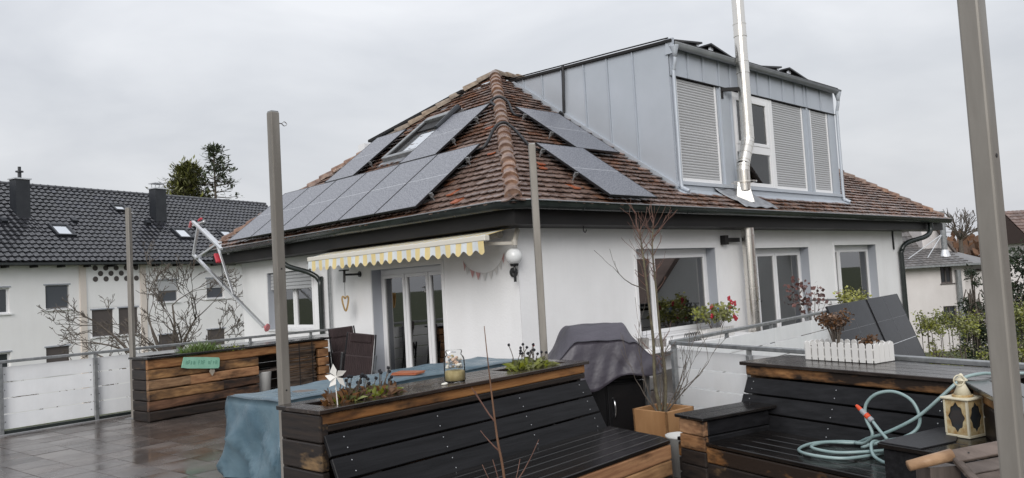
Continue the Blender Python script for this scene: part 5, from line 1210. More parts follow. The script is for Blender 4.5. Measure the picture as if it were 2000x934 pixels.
random.seed(71)
pf = thing('paper_flower', 'white paper pompom hanging behind the terrace door pane', 'ornament', (8.2, 10.78, 1.5))
MB().tube([(8.2, 10.78, 1.98), (8.2, 10.78, 1.7)], .003, 4).build('thread', 'white_cloth', pf)
for k in range(40):
    c = V3((8.2, 10.78, 1.66)); d = V3((rnd(-1, 1), rnd(-1, 1), rnd(-1.4, .6))).normalized(); s_ = d.cross(V3((rnd(-1, 1), rnd(-1, 1), 1))).normalized(); l_ = rnd(.10, .16)
    MB().add([c, c+d*l_*.6+s_*.035, c+d*l_, c+d*l_*.6-s_*.035], [(0, 1, 2, 3)]).build('petal', 'white_cloth', pf)
# ---- aluminium hoist frame hooked on the far gutter
al = thing('aluminium_strut_frame', 'aluminium strut frame with red feet propped at the left gutter', 'strut frame', (7.2, 15.1, 1.0))
A_ = lambda y, z, x=7.2: V3((x, y, z))
bars = [((18.43, 2.76), (18.2, 3.42), .05, .06, 7.2), ((18.02, 3.48), (16.62, 2.74), .05, .07, 7.05), ((18.15, 3.32), (16.95, 2.66), .04, .06, 7.35), ((18.28, 2.64), (17.02, 2.92), .05, .07, 7.2), ((18.45, 2.74), (18.22, 2.58), .05, .07, 7.2), ((18.25, 2.60), (15.15, 1.04), .05, .07, 7.25), ((17.0, 2.92), (16.33, 1.75), .035, .05, 7.15), ((18.4, 3.42), (17.85, 3.47), .04, .05, 7.2)]
for (a, c, ww, hh, x) in bars: MB().beam(A_(*a, x), A_(*c, x+.05), ww, hh, (1, 0, 0)).build('strut', 'alu', al, bevel=.004)
MB().beam(A_(16.97, 2.66, 7.12), A_(16.84, 2.46, 7.12), .06, .1, (1, 0, 0)).build('clamp_shoe', 'redplast', al, bevel=.01)
MB().beam(A_(18.6, 3.40), A_(18.5, 3.52), .05, .05, (1, 0, 0)).build('end_cap', 'pinkplast', al); MB().beam(A_(18.05, 3.50), A_(17.9, 3.54), .04, .05, (1, 0, 0)).build('end_cap', 'redplast', al)
MB().lathe([(.075, 0), (.085, .02), (.045, .04), (.025, .08)], (7.32, 15.03, 1.02), 18, (-.45, .85, .25)).build('foot_pad', 'pinkplast', al)
MB().tube([A_(16.87, 2.43), A_(16.85, 1.95)], .008, 5).build('strap', 'rubber', al)

# ---- window ledge pots and flowers
for (x, y, w_, h, lab) in ((10.42, 7.95, .12, .17, 'dark grey square pot at the left end of the window ledge'), (10.85, 7.92, .13, .12, 'low grey pot second on the window ledge')):
    pt = thing('ledge_pot', lab, 'pot', (x, y, .442)); MB().lathe([(w_*.85, 0), (w_, h), (w_*.86, h), (w_*.7, .02)], (x, y, .442), 4).build('body', 'stone_box', pt); MB().lathe([(w_*.8, 0), (.01, .005)], (x, y, .442+h*.8), 8).build('soil', 'soil', pt)
wb = thing('wire_basket', 'empty black wire basket on the window ledge', 'basket', (11.75, 7.9, .442))
for k in range(9):
    x = 11.5+k*.055; MB().tube(bez([(x, 7.86, .445), (x+.03, 7.86, .52), (x, 7.86, .60), (x-.03, 7.86, .52), (x, 7.86, .445)], 3), .006, 5).build('wire', 'black', wb)
MB().tube([(11.48, 7.86, .446), (11.97, 7.86, .446)], .007, 5).build('base_wire', 'black', wb)
fb = thing('flower_box', 'white slatted flower box on the window ledge', 'planter', (12.5, 7.93, .442))
for k in range(11): MB().box(12.08+k*.085, 12.15+k*.085, 7.80, 7.82, .445, .62).build('slat', 'picket', fb)
MB().box(12.08, 13.0, 7.822, 8.02, .445, .6).build('trough', 'picket', fb)
random.seed(41)
fp = drybush('leafy green plant with red flowers in the window flower box', (12.55, 7.92, .58), .42, .42, 620, 'leaf', 'bark', 'flowering_plant', ls=(.04, .085), ns=16)
for k in range(9):
    p = V3((12.25+rnd(0, 1.0), 7.85+rnd(-.1, .05), .68+rnd(0, .42)))
    if k in (0, 1): p = V3((13.05, 7.9, 1.12-.16*k))
    for j in range(5):
        a = 6.28*j/5; d = V3((math.cos(a), rnd(-.6, .1), math.sin(a))); MB().ball(p+d*.03, .026, 6, 4, (1, .6, 1)).build('petal', 'flower_red' if k != 4 else 'flower_blue', fp)
# ================================================================ plants near the house
def grow(b, p, d, l, r, lev, spread, nseg=4, kids=3, curve=(0, 0, 0), rmin=.003, jit=.18, shrink=.62, tipk=.35, n=5, planar=None):
    pts = [V3(p)]; d = V3(d).normalized(); rad = [r]
    for k in range(nseg):
        d = (d+V3((rnd(-jit, jit), rnd(-jit, jit), rnd(-jit, jit)))+V3(curve)/nseg).normalized(); pts.append(pts[-1]+d*l/nseg); rad.append(max(rmin, r*(1-(1-tipk)*(k+1)/nseg)))
    b.tube(pts, rad, n if lev > 1 else 4, cap=False)
    if lev <= 0: return
    for k in range(kids):
        i = random.randint(1, nseg) if k else nseg; t0 = pts[i]; dd_ = (pts[i]-pts[i-1]).normalized()
        side = V3((rnd(-1, 1), rnd(-1, 1), rnd(-.6, .9)))
        if planar: side = planar[0]*rnd(-1, 1)+V3((0, 0, 1))*rnd(-.7, .9)+planar[1]*rnd(-.4, .4)
        nd_ = (dd_+side.normalized()*spread*rnd(.6, 1.2)).normalized()
        grow(b, t0, nd_, l*shrink*rnd(.7, 1.15), max(rmin, rad[i]*.68), lev-1, spread, nseg, kids, curve, rmin, jit, shrink, tipk, n, planar)
def leaves(b, pts, n, spread, ls, flat=1.0, asp=.42):
    for k in range(n):
        c = random.choice(pts); p = c+V3((random.gauss(0, 1), random.gauss(0, 1), random.gauss(0, 1)*flat))*spread
        d = V3((rnd(-1, 1), rnd(-1, 1), rnd(-.7, 1))).normalized(); s_ = d.cross(V3((rnd(-1, 1), rnd(-1, 1), rnd(-1, 1)))).normalized(); l_ = rnd(*ls)
        b.add([p, p+d*l_*.5+s_*l_*asp, p+d*l_, p+d*l_*.5-s_*l_*asp], [(0, 1, 2, 3)])
random.seed(101)
sb = thing('bare_shrub', 'leafless multi-stemmed shrub growing in the orange wooden tub', 'shrub', (5.99, 4.40, .36))
base = V3((5.98, 4.41, .34)); RT = V3((rt.x, rt.y, 0)).normalized(); DP = V3((fw.x, fw.y, 0)).normalized()
main = [([(0, 0, 0), (-.04, .0, .3), (-.03, 0, .7), (-.055, 0, 1.2), (-.075, .0, 1.55), (-.09, 0, 1.72)], .02), ([(.03, 0, 0), (.06, 0, .35), (.04, 0, .75), (.03, 0, 1.15), (.02, 0, 1.55), (.045, 0, 1.78)], .018)]
tk = MB(); br = MB()
for pts, r in main:
    pp = bez([base+RT*a+DP*c+V3((0, 0, z)) for a, c, z in pts], 5); nn = len(pp); tk.tube(pp, [r*(1-.78*i/nn) for i in range(nn)], 7)
    for i in range(6, nn):
        for _ in range(2 if i > nn*.55 else (1 if rnd(0, 1) < .45 else 0)):
            d = (RT*rnd(-1, 1)+DP*rnd(-.6, .6)+V3((0, 0, rnd(.4, 1.4)))); grow(br, pp[i], d, rnd(.08, .26), .0042, 1, .7, 3, 2, (0, 0, .3), .0017, .2)
tk.build('trunk', 'bark_lichen', sb, smooth=True); br.build('crown', 'bark_red', sb)
b2 = MB()
for a, l_ in ((-.9, .42), (-.55, .55), (.55, .6), (.9, .5), (.3, .45), (-.2, .4), (.75, .65)):
    grow(b2, base+RT*rnd(-.03, .03), RT*a+DP*rnd(-.5, .3)+V3((0, 0, .9)), l_, .008, 2, .6, 5, 3, (0, 0, .5), .002, .16)
grow(b2, base+RT*-.05+V3((0, 0, 1.15)), RT*-1+V3((0, 0, .5)), .42, .006, 1, .5, 5, 3, (0, 0, .2), .002)
b2.build('side_shoots', 'bark', sb)
random.seed(77)
sp = thing('sapling', 'thin bare reddish sapling standing before the black bench', 'sapling', (2.05, 2.26, 0))
pp = bez([(2.06, 2.26, .0), (2.045, 2.26, .6), (2.04, 2.262, .90), (2.022, 2.268, 1.05), (2.01, 2.27, 1.19), (2.0, 2.272, 1.33), (1.992, 2.275, 1.49)], 6); nn = len(pp)
MB().tube(pp, [.0075*(1-.82*i/nn) for i in range(nn)], 7).build('trunk', 'sap', sp, smooth=True)
b = MB()
for (z, a, l_) in ((1.12, -.6, .14), (1.13, -.45, .16), (1.0, -.75, .11), (.82, .55, .26), (.80, .3, .2), (.84, -.35, .16), (.80, -.5, .2)):
    i = min(range(nn), key=lambda k: abs(pp[k].z-z)); grow(b, pp[i], RT*a+V3((0, 0, .75)), l_, .0032, 0, .5, 4, 0, (0, 0, .25), .0016, .08)
b.build('twigs', 'bark_red', sp)
pt = thing('sapling_pot', 'dark pot under the thin sapling', 'pot', (2.06, 2.26, 0)); MB().lathe([(.12, 0), (.17, .26), (.18, .28), (.16, .28), (.1, .03)], (2.06, 2.26, 0), 18).build('body', 'black', pt, smooth=True); MB().lathe([(.155, 0), (.01, .01)], (2.06, 2.26, .24), 14).build('soil', 'soil', pt)
# grass in the log planter
random.seed(55)
gb = MB()
for k in range(620):
    u = .95+random.gauss(0, .16); v = .24+random.gauss(0, .07); u = min(max(u, .62), 1.4); v = min(max(v, .12), .38)
    p = F.p(u, v, .80); h = rnd(.16, .30)*(1-.9*abs(u-.95)**1.3); d = V3((rnd(-.5, .5), rnd(-.5, .5), 1)).normalized(); s_ = d.cross(V3((rnd(-1, 1), rnd(-1, 1), 0))).normalized()*.005
    m2 = p+d*h*.6; tp2 = p+d*h+V3((d.x, d.y, -.15))*h*.35; gb.add([p-s_, p+s_, m2+s_*.8, tp2, m2-s_*.8], [(0, 1, 2, 3, 4)])
tag(gb.build('grass_tuft', 'moss', None, kind='stuff'), 'green grass tuft growing in the log planter', 'grass')
lv = MB(); leaves(lv, [F.p(u, .25, .86) for u in (1.3, 1.45, 1.6, 1.2)], 150, .07, (.03, .06), .4); tag(lv.build('ground_cover', 'leaf', None, kind='stuff'), 'low green leaves at the log planter edge', 'plants')
# plants on the balcony
random.seed(61)
drybush('wine red sparse shrub behind the balcony railing', (12.85, 6.2, .55), .36, .85, 150, 'leaf_winey', 'bark', 'balcony_shrub', ls=(.05, .1), ns=13, cat='shrub')
drybush('yellow green potted plant behind the balcony solar panels', (14.9, 6.4, .45), .30, .70, 620, 'leaf_yellow', 'bark', 'balcony_plant', ls=(.035, .075), ns=14)
for (x, y, r_, h) in ((12.85, 6.2, .22, .6), (14.9, 6.4, .25, .55)):
    pt = thing('balcony_pot', 'dark pot on the balcony under the wine red shrub' if x < 13 else 'dark pot on the balcony under the yellow green plant', 'pot', (x, y, -.02)); MB().lathe([(r_*.7, 0), (r_, h), (r_*.9, h), (r_*.6, .05)], (x, y, -.02), 16).build('body', 'stone_box', pt, smooth=True); MB().lathe([(r_*.88, 0), (.01, .02)], (x, y, h-.06), 14).build('soil', 'soil', pt)

# ================================================================ neighbouring houses
Lf = Fr((7.02, 38.80), 17.5)
lb_ = thing('apartment_block', 'cream apartment block with black tiled roof behind the bare tree', 'building', Lf.p(4, 0, -3.1))
U0, U1 = -9, 19.3
wins = [(-.72, .35, 1.58, 2.68, 'open'), (1.87, 2.95, 1.64, 2.72, 'grey'), (3.99, 5.06, .24, 1.50, 'brown'), (5.34, 6.36, .24, 1.52, 'brown'), (7.53, 8.69, 1.68, 2.80, 'half'), (10.5, 11.64, 1.74, 2.82, 'half'), (-.72, .35, -1.2, -.05, 'dark'), (1.84, 2.9, -1.2, -.03, 'brown'), (7.48, 8.65, -1.12, .03, 'brown'), (10.45, 11.62, -1.1, .06, 'brown'), (13.4, 14.5, 1.74, 2.82, 'half'), (-4.6, -3.4, 1.6, 2.7, 'grey')]
PL_ = lambda u, z, d=0: Lf.p(u, d, z)
wallmesh(PL_, U0, U1, -3.1, 3.78, [w_[:4] for w_ in wins], .25, False).build('wall', 'plaster_left', lb_)
Lf.B(U0, U1, 9.5, 9.8, -3.1, 3.78).build('wall', 'plaster_left', lb_)
for u in (U0, U1-.3):
    b = MB(); b.prism([Lf.p(u, .26, -3.1), Lf.p(u, 9.49, -3.1), Lf.p(u, 9.49, 3.78), Lf.p(u, 4.9, 7.55), Lf.p(u, .26, 3.9)], Lf.u*.3); b.build('gable_wall', 'plaster_left', lb_)
Lf.B(3.55, 6.66, -.06, -.002, -3.1, 3.775).build('stair_bay', 'rose_plaster', lb_) if False else None
for (ua, ub) in ((3.42, 3.72), (6.52, 6.82)): Lf.B(ua, ub, -.07, -.002, -3.1, 3.77).build('pilaster', 'rose_plaster', lb_)
Lf.B(3.73, 6.51, -.012, -.002, 1.62, 3.77).build('stair_panel', 'plaster_left', lb_)
for z, us in ((3.46, [4.2+.53*k for k in range(5)]), (3.2, [4.46+.53*k for k in range(3)]), (2.94, [4.2+.53*k for k in range(5)])):
    for u in us:
        MB().lathe([(.125, 0), (.125, .02), (.11, .021), (.105, .006), (.01, .005)], Lf.p(u, -.0125, z), 18, -Lf.v).build('vent_hole', 'blind_brown', lb_)
for (ua, ub, za, zb_, kd) in wins:
    d = .12; b = MB(); f = .07
    Lf.box(b, ua, ua+f, d, d+.06, za, zb_); Lf.box(b, ub-f, ub, d, d+.06, za, zb_); Lf.box(b, ua+f, ub-f, d, d+.06, zb_-f, zb_); Lf.box(b, ua+f, ub-f, d, d+.06, za, za+f)
    wn = b.build('window', 'white', lb_)
    Lf.B(ua+f, ub-f, d+.03, d+.04, za+f, zb_-f).build('pane', 'dark_glass', wn)
    if kd == 'grey': Lf.B(ua+.06, ub-.06, .06, .075, za+.06, zb_-.03).build('blind', 'blind', wn)
    if kd == 'brown': Lf.B(ua+.03, ub-.03, .05, .065, za+.03, zb_-.01).build('blind', 'blind_brown', wn)
    if kd == 'half':
        Lf.B(ua+.02, ub-.02, .04, .07, za+(zb_-za)*.52, zb_-.01).build('shutter', 'shutter', wn); Lf.B(ua+.06, ub-.06, .08, .09, za+.06, za+(zb_-za)*.52).build('blind', 'blind', wn)
    if kd == 'open': Lf.B(ua+.1, ub-.1, .2, .21, za+.1, za+(zb_-za)*.62).build('curtain', 'curtain', wn)
    Lf.B(ua-.1, ub+.1, -.07, .115, za-.06, za-.002).build('sill', 'plaster', wn)
    Lf.B(ua-.08, ub+.05, -.025, -.003, zb_+.002, zb_+.06).build('lintel', 'reveal', wn)
se = .758; upL = (Lf.v*1+V3((0, 0, se))).normalized(); nL = Lf.u.cross(upL); fL = frame(Lf.u, upL, nL); EV, EZl = -.55, 3.74
def on_L(u, s, o=0): return Lf.p(u, EV, EZl)+upL*s+nL*o
LL = (4.9-EV)*math.sqrt(1+se*se)
b = MB(); b.add([on_L(U0-.3, 0, -.02), on_L(U1+.25, 0, -.02), on_L(U1+.25, LL, -.02), on_L(U0-.3, LL, -.02), Lf.p(U0-.3, 10.3, EZl), Lf.p(U1+.25, 10.3, EZl)], [(0, 1, 2, 3), (3, 2, 5, 4)]); lroof = b.build('roof', 'ltile', lb_)
tw2, ex2 = .30, .345; tm2 = MB(); prof = [(-.15, .012), (-.10, .0), (-.02, .004), (.04, .034), (.10, .042), (.15, .018)]; npf = len(prof)
tm2.v = [V3((x, 0, z+.06)) for x, z in prof]+[V3((x, ex2*1.02, z+.012)) for x, z in prof]+[V3((x, 0, z+.012)) for x, z in prof]
tm2.f = [[i, i+1, npf+i+1, npf+i] for i in range(npf-1)]+[[2*npf+i, 2*npf+i+1, i+1, i] for i in range(npf-1)]
tme2 = tm2.mesh('roof_tile', M['ltile'])
allp = []
for i in range(int(LL/ex2)+1):
    for j in range(int((U1-U0+.5)/tw2)):
        u = U0-.25+(j+.5)*tw2; p = on_L(u, i*ex2, rnd(0, .006)); q = p-V3((0, 0, EYE)); zc = q.dot(fw); xx = q.dot(rt)/zc*1524+1000
        allp.append((0 if -10 < xx < 530 else 1, zc, p))
allp.sort(key=lambda a: (a[0], a[1])); rest = MB()
for k, (o_, z, p) in enumerate(allp):
    if k < 300: place('roof_tile', tme2, p, lroof, rot=fL @ Matrix.Rotation(rnd(-.012, .012), 3, 'Z') @ Matrix.Rotation(rnd(-.02, .02), 3, 'X'))
    else: rest.add([p+fL@v for v in tm2.v], tm2.f)
rest.build('roof_tiles', 'ltile', lroof, kind='stuff')
b = MB(); b.tube([on_L(U0-.3, LL+.02, .02), on_L(U1+.28, LL+.02, .02)], .11, 8); b.build('ridge', 'ltile', lroof)
for k in range(74): 
    p = on_L(U0-.3+k*.385, LL+.02, .02); MB().tube([p, p+Lf.u*.05], .125, 8).build('ridge_tile', 'ltile', lroof)
b = MB(); b.beam(on_L(U0-.3, -.06, -.06), on_L(U1+.3, -.06, -.06), .13, .1); b.build('gutter', 'gutter', lb_)
b = MB(); Lf.box(b, U0, U1, -.5, 0, 3.6, 3.66); b.build('soffit', 'fascia', lb_)
for k in range(23): Lf.B(U0+.6+k*1.2, U0+.7+k*1.2, -.5, -.01, 3.5, 3.6).build('rafter_end', 'fascia', lb_)
def chim(u, s, w_, top, lab, pot):
    c = on_L(u, s, 0); ch = MB(); ch.obox((c.x, c.y, (c.z-.6+top)/2), Lf.u*w_/2, Lf.v*w_*.42, (0, 0, (top-c.z+.6)/2)); o = ch.build('chimney', 'slate', lroof)
    q = MB(); q.obox((c.x, c.y, top+.03), Lf.u*(w_/2+.06), Lf.v*(w_*.42+.06), (0, 0, .03)); q.build('chimney_cap', 'alu', lroof)
    if pot == 'pipe': q = MB(); q.tube([(c.x, c.y, top+.06), (c.x, c.y, top+.36)], .08, 10); q.tube([(c.x, c.y, top+.36), (c.x, c.y, top+.42)], .17, 10); q.tube([(c.x, c.y, top+.42), (c.x, c.y, top+.62)], .07, 10); q.build('chimney_pipe', 'slate', lroof)
    else:
        for du in (-.32, -.1, .12, .34): q = MB(); q.box(c.x+Lf.u.x*du-.02, c.x+Lf.u.x*du+.02, c.y-.02, c.y+.02, top+.06, top+.3); q.build('cap_leg', 'alu', lroof)
        q = MB(); q.obox((c.x, c.y, top+.32), Lf.u*(w_/2+.02), Lf.v*.3, (0, 0, .02)); q.build('cap_plate', 'alu', lroof)
chim(2.35, 4.05, .64, 7.78, '', 'pipe'); chim(9.7, 4.1, .66, 7.9, '', 'plate'); 
b = MB(); c = Lf.p(11.8, 6.0, 0); b.obox((c.x, c.y, 7.4), Lf.u*.6, Lf.v*.4, (0, 0, .6)); b.build('chimney', 'slate', lroof); b = MB(); b.obox((c.x, c.y, 8.05), Lf.u*.72, Lf.v*.5, (0, 0, .04)); b.build('chimney_cap', 'galv', lroof)
for (u, s, w_, h) in ((3.55, 2.55, .92, 1.0), (10.25, 2.6, .92, 1.0), (13.3, 2.6, .92, 1.0), (7.85, 5.0, .75, .6), (-3.0, 2.5, .9, 1.0)):
    b = MB()
    for (a0, a1, s0, s1) in ((u-w_/2, u-w_/2+.1, s-h/2, s+h/2), (u+w_/2-.1, u+w_/2, s-h/2, s+h/2), (u-w_/2+.1, u+w_/2-.1, s+h/2-.12, s+h/2), (u-w_/2+.1, u+w_/2-.1, s-h/2, s-h/2+.08)):
        b.obox((on_L(a0, s0, .06)+on_L(a1, s1, .16))/2, Lf.u*(a1-a0)/2, upL*(s1-s0)/2, nL*.05)
    so = b.build('skylight', 'slate', lroof)
    b = MB(); b.obox(on_L(u, s-.02, .10), Lf.u*(w_/2-.1), upL*(h/2-.1), nL*.006); b.build('skylight_pane', 'sky_pane', lroof)
for (u, s) in ((1.2, 3.2), (4.6, 3.5), (8.7, 3.6), (11.5, 3.4)): b = MB(); b.obox(on_L(u, s, .1), Lf.u*.13, upL*.14, nL*.08); b.build('roof_vent', 'slate', lroof)

# bare fruit tree in front of it
random.seed(202)
ft = thing('bare_tree', 'leafless spreading fruit tree behind the left railing', 'tree', (7.9, 21.5, -3.1))
tb0 = V3((7.9, 21.5, -3.1)); tk = MB(); pp = bez([tb0, tb0+V3((.02, 0, 1.2)), tb0+V3((-.05, .03, 2.2))], 5); tk.tube(pp, [.17, .16, .15, .15, .14, .14, .13, .13, .125, .12, .12], 9); tk.build('trunk', 'bark', ft, smooth=True)
cr_ = MB(); fork = pp[-1]
for a, z, l_, r in ((-1.0, .75, 2.9, .075), (-.8, .5, 3.1, .07), (-.45, 1.0, 2.6, .075), (.05, 1.25, 2.7, .08), (.3, 1.2, 2.8, .075), (.6, .9, 2.2, .06), (-1.0, .32, 2.7, .05), (.75, .6, 1.9, .05), (-.2, 1.0, 2.4, .06), (.15, .9, 2.3, .06)):
    grow(cr_, fork+V3((0, 0, rnd(-.3, .1))), RT*a+DP*rnd(-.45, .45)+V3((0, 0, z)), l_*1.0, r, 4, .8, 5, 4, (0, 0, -.04), .0065, .2, .50, .3, 4)
cr_.build('crown', 'bark', ft)
# conifers behind the block
random.seed(303)
def conifer(label, base, h, rad, trunk_r, clumps, m_, sparse, name, zmin=0, lsz=(.35, .8), upcurve=.1):
    t_ = thing(name, label, 'tree', base, 'conifers behind the apartment block'); b0 = V3(base)
    MB().tube([b0, b0+V3((.1, 0, h*.5)), b0+V3((0, 0, h))], [trunk_r, trunk_r*.6, .03], 8).build('trunk', 'bark', t_)
    br = MB(); lf = MB()
    for k in range(clumps):
        z = h*(zmin+(1-zmin)*rnd(0, 1)**1.0); r_ = rad*(1-z/h)**.75*rnd(.35, 1.1)+.15; a = rnd(0, 6.28); o_ = b0+V3((0, 0, z)); e = o_+V3((math.cos(a)*r_, math.sin(a)*r_, r_*rnd(-.15, .35)+upcurve))
        mid = (o_+e)/2+V3((0, 0, -.1)); br.tube([o_, mid, e], [.05, .03, .015], 4, cap=False)
        n_ = 24
        for j in range(n_):
            t = rnd(.35 if sparse else .1, 1.08); c = o_+(e-o_)*t; p = c+V3((random.gauss(0, 1), random.gauss(0, 1), random.gauss(0, .45)))*(.24 if sparse else .34)
            d = ((e-o_).normalized()*.6+V3((rnd(-1, 1), rnd(-1, 1), rnd(-.4, .5)))).normalized(); s_ = d.cross(V3((rnd(-.3, .3), rnd(-.3, .3), 1))).normalized(); l_ = rnd(*lsz)
            lf.add([p, p+d*l_*.45+s_*l_*.17, p+d*l_, p+d*l_*.5-s_*l_*.17], [(0, 1, 2, 3)])
    br.build('branches', 'bark', t_); lf.build('crown', m_, t_)
conifer('sparse dark spruce rising behind the black roof', (24.6, 58.4, -3.1), 16.3, 6.2, .28, 110, 'leaf_spruce', True, 'spruce_tree', .45, (.25, .6))
conifer('dense olive green conifer left of the sparse spruce', (23.1, 59.9, -3.1), 14.7, 6.4, .3, 520, 'leaf_olive', False, 'cypress_tree', .5, (.22, .6), .5)

# ---- white house with grey roof at right
Rh = Fr((42.25, 15.10), -43.5)
rh_ = thing('neighbour_house', 'pinkish white two storey house with grey roofs beyond the corner downpipe', 'house', Rh.p(0, 0, -6))
PR = lambda u, z, d=0: Rh.p(u, d, z)
rw = [(1.62, 2.22, .34, 1.2), (1.62, 2.3, -1.85, -.82)]
wallmesh(PR, -6, 2.85, -6, 1.42, rw, .25, False).build('wall', 'plaster_right', rh_)
Rh.B(2.852, 6.5, .9, 1.2, -6, 1.35).build('wall', 'plaster_right', rh_); Rh.B(2.6, 2.85, .26, 6, -6, 1.4).build('wall', 'plaster_right', rh_)
for (ua, ub, za, zb_) in rw:
    b = MB(); Rh.box(b, ua, ua+.07, .08, .14, za, zb_); Rh.box(b, ub-.07, ub, .08, .14, za, zb_); Rh.box(b, ua+.07, ub-.07, .08, .14, zb_-.07, zb_); Rh.box(b, ua+.07, ub-.07, .08, .14, za, za+.07); Rh.box(b, (ua+ub)/2-.03, (ua+ub)/2+.03, .081, .13, za+.07, zb_-.07); wn = b.build('window', 'blind_brown', rh_)
    Rh.B(ua+.07, ub-.07, .12, .13, za+.07, zb_-.07).build('pane', 'dark_glass', wn); Rh.B(ua-.05, ub+.1, -.06, .07, za-.05, za-.002).build('sill', 'blind_brown', wn)
def rows_roof(name, o_, ux, upv_, lu, ls, m_, par, ex=.4, tw=.3, th=.035):
    ux, upv_ = V3(ux).normalized(), V3(upv_).normalized(); nr = ux.cross(upv_); b = MB()
    for i in range(int(ls/ex)):
        for j in range(int(lu/tw)):
            p = V3(o_)+ux*(j+.5)*tw+upv_*i*ex; w2 = tw*.49
            b.v += [p-ux*w2+nr*(th*1.2), p+nr*(th*1.9), p+ux*w2+nr*(th*1.2), p-ux*w2+upv_*ex, p+upv_*ex+nr*th*.7, p+ux*w2+upv_*ex, p-ux*w2, p, p+ux*w2]; k = len(b.v)-9
            b.f += [[k, k+1, k+4, k+3], [k+1, k+2, k+5, k+4], [k+6, k+7, k+1, k], [k+7, k+8, k+2, k+1]]
    return b.build(name, m_, par, kind='stuff')
ov = V3((0, 0, 1))
low = rows_roof('roof_tiles', Rh.p(-6, -.55, 1.30), Rh.u, Rh.v+ov*.30, 9.2, 3.6, 'gtile', rh_)
b = MB(); b.prism([Rh.p(-6, -.5, 1.26), Rh.p(3.3, -.5, 1.26), Rh.p(5.6, 1.2, 1.2), Rh.p(3.2, 3.2, 2.3), Rh.p(-6, 3.2, 2.35)], (0, 0, -.06)); b.build('roof', 'gtile', rh_)
b = MB(); b.beam(Rh.p(-6, -.6, 1.26), Rh.p(3.35, -.6, 1.26), .1, .1); b.build('gutter', 'galv', rh_)
b = MB(); b.tube(bez([Rh.p(4.9, .5, 1.2), Rh.p(4.6, .75, 1.0), Rh.p(3.2, .82, .75), Rh.p(3.05, .84, .3), Rh.p(3.0, .84, -5)], 5), .06, 8); b.build('downpipe', 'blind_brown', rh_)
# upper part: steep grey roof with a dormer and a pale gable
rows_roof('roof_tiles', Rh.p(-6, 2.6, 2.1), Rh.u, Rh.v+ov*.95, 8.2, 3.4, 'gtile', rh_)
b = MB(); b.prism([Rh.p(-6, 2.7, 2.0), Rh.p(2.2, 2.7, 2.0), Rh.p(2.2, 4.8, 4.1), Rh.p(-6, 4.8, 4.1)], (0, 0, -.1)); b.build('roof', 'gtile', rh_)
b = MB(); b.prism([Rh.p(2.1, 2.4, 1.6), Rh.p(3.9, 2.4, 1.6), Rh.p(2.55, 2.4, 3.75), Rh.p(2.1, 2.4, 3.75)], Rh.v*2); b.build('gable_wall', 'plaster_right', rh_)
b = MB(); b.beam(Rh.p(2.5, 2.3, 3.85), Rh.p(4.05, 2.3, 1.5), .1, .2, Rh.v); b.build('verge', 'grey_wood', rh_)
b = MB(); b.prism([Rh.p(-.1, 2.6, 2.3), Rh.p(1.0, 2.6, 2.3), Rh.p(1.0, 2.6, 3.0), Rh.p(-.1, 2.6, 2.9)], Rh.v*1.2); b.build('dormer', 'slate', rh_); Rh.B(.1, .8, 2.58, 2.6, 2.4, 2.85).build('dormer_window', 'bin', rh_)
for (z0, z1, r_) in ((-2.5, 1.0, .13), (1.62, 4.1, .14)): MB().tube([Rh.p(2.45, -.15 if z0 < 0 else .9, z0), Rh.p(2.45, -.15 if z0 < 0 else .9, z1)], r_, 12).build('flue', 'galv', rh_)
MB().lathe([(.3, 0), (.16, .45)], Rh.p(2.45, .9, 1.62), 12).build('flue_skirt', 'alu', rh_); MB().tube([Rh.p(2.95, 1.9, 2.0), Rh.p(2.95, 1.9, 3.9)], .1, 10).build('flue', 'galv', rh_)
for e in (.3, -.2): MB().tube([Rh.p(2.4, .9, 2.9), Rh.p(.6+e*2, .3, 1.7)], .025, 5).build('stay_rod', 'alu', rh_)
# ---- far house, right edge
Fh = Fr((69.9, 15.7), -47)
fh = thing('far_house', 'far brown tiled house roof behind the nearest post', 'house', Fh.p(2, 0, -5)); Fh.B(.2, 9, .5, 7, -5, 2.6).build('wall', 'plaster_right', fh)
b = MB(); b.prism([Fh.p(-.2, 0, 2.45), Fh.p(-.2, 7.5, 2.45), Fh.p(-.2, 3.75, 5.1)], Fh.u*9.6); b.build('roof', 'underlay', fh); rows_roof('roof_tiles', Fh.p(-.2, -.05, 2.5), Fh.u, Fh.v+ov*.72, 9.6, 4.6, 'brtile', fh, .45, .33, .04)
Fh.B(2.6, 3.6, 1.4, 1.6, 3.3, 4.0).build('roof_window', 'bin', fh); MB().tube([Fh.p(2.2, 3.75, 5.1), Fh.p(2.2, 3.75, 6.2)], .04, 5).build('aerial', 'slate', fh)
# ---- house behind the photographer's right, seen only mirrored in the panes
Gh = thing('gabled_house', 'gabled white house with brown verge reflected in the near window pane', 'house', (31, -5, -3.1))
b = MB(); b.prism([(23.2, -1.5, -3.1), (39, -1.5, -3.1), (39, -1.5, -.2), (31.1, -1.5, 6.2), (23.2, -1.5, -.2)], (0, -11, 0)); b.build('wall', 'plaster', Gh)
for sgn in (-1, 1):
    b = MB(); b.prism([(31.1, -1.0, 6.3), (31.1+sgn*8.6, -1.0, -.66), (31.1+sgn*8.6, -1.0, -.4), (31.1, -1.0, 6.55)], (0, -12, 0)); b.build('roof', 'brtile', Gh)
b = MB(); b.box(28.4, 29.8, -1.49, -1.45, -.9, .6); b.build('window', 'blind_brown', Gh)
G2 = thing('brown_roofed_house', 'house with large brown roof slope reflected left of the gable in the near window pane', 'house', (20, -14, -3.1)); b = MB(); b.box(13, 27, -20, -15, -3.1, .9); b.build('wall', 'plaster_right', G2)
b = MB(); b.prism([(12.5, -14.4, .5), (12.5, -20.6, .5), (12.5, -17.5, 6.9)], (15, 0, 0)); b.build('roof', 'brtile', G2)
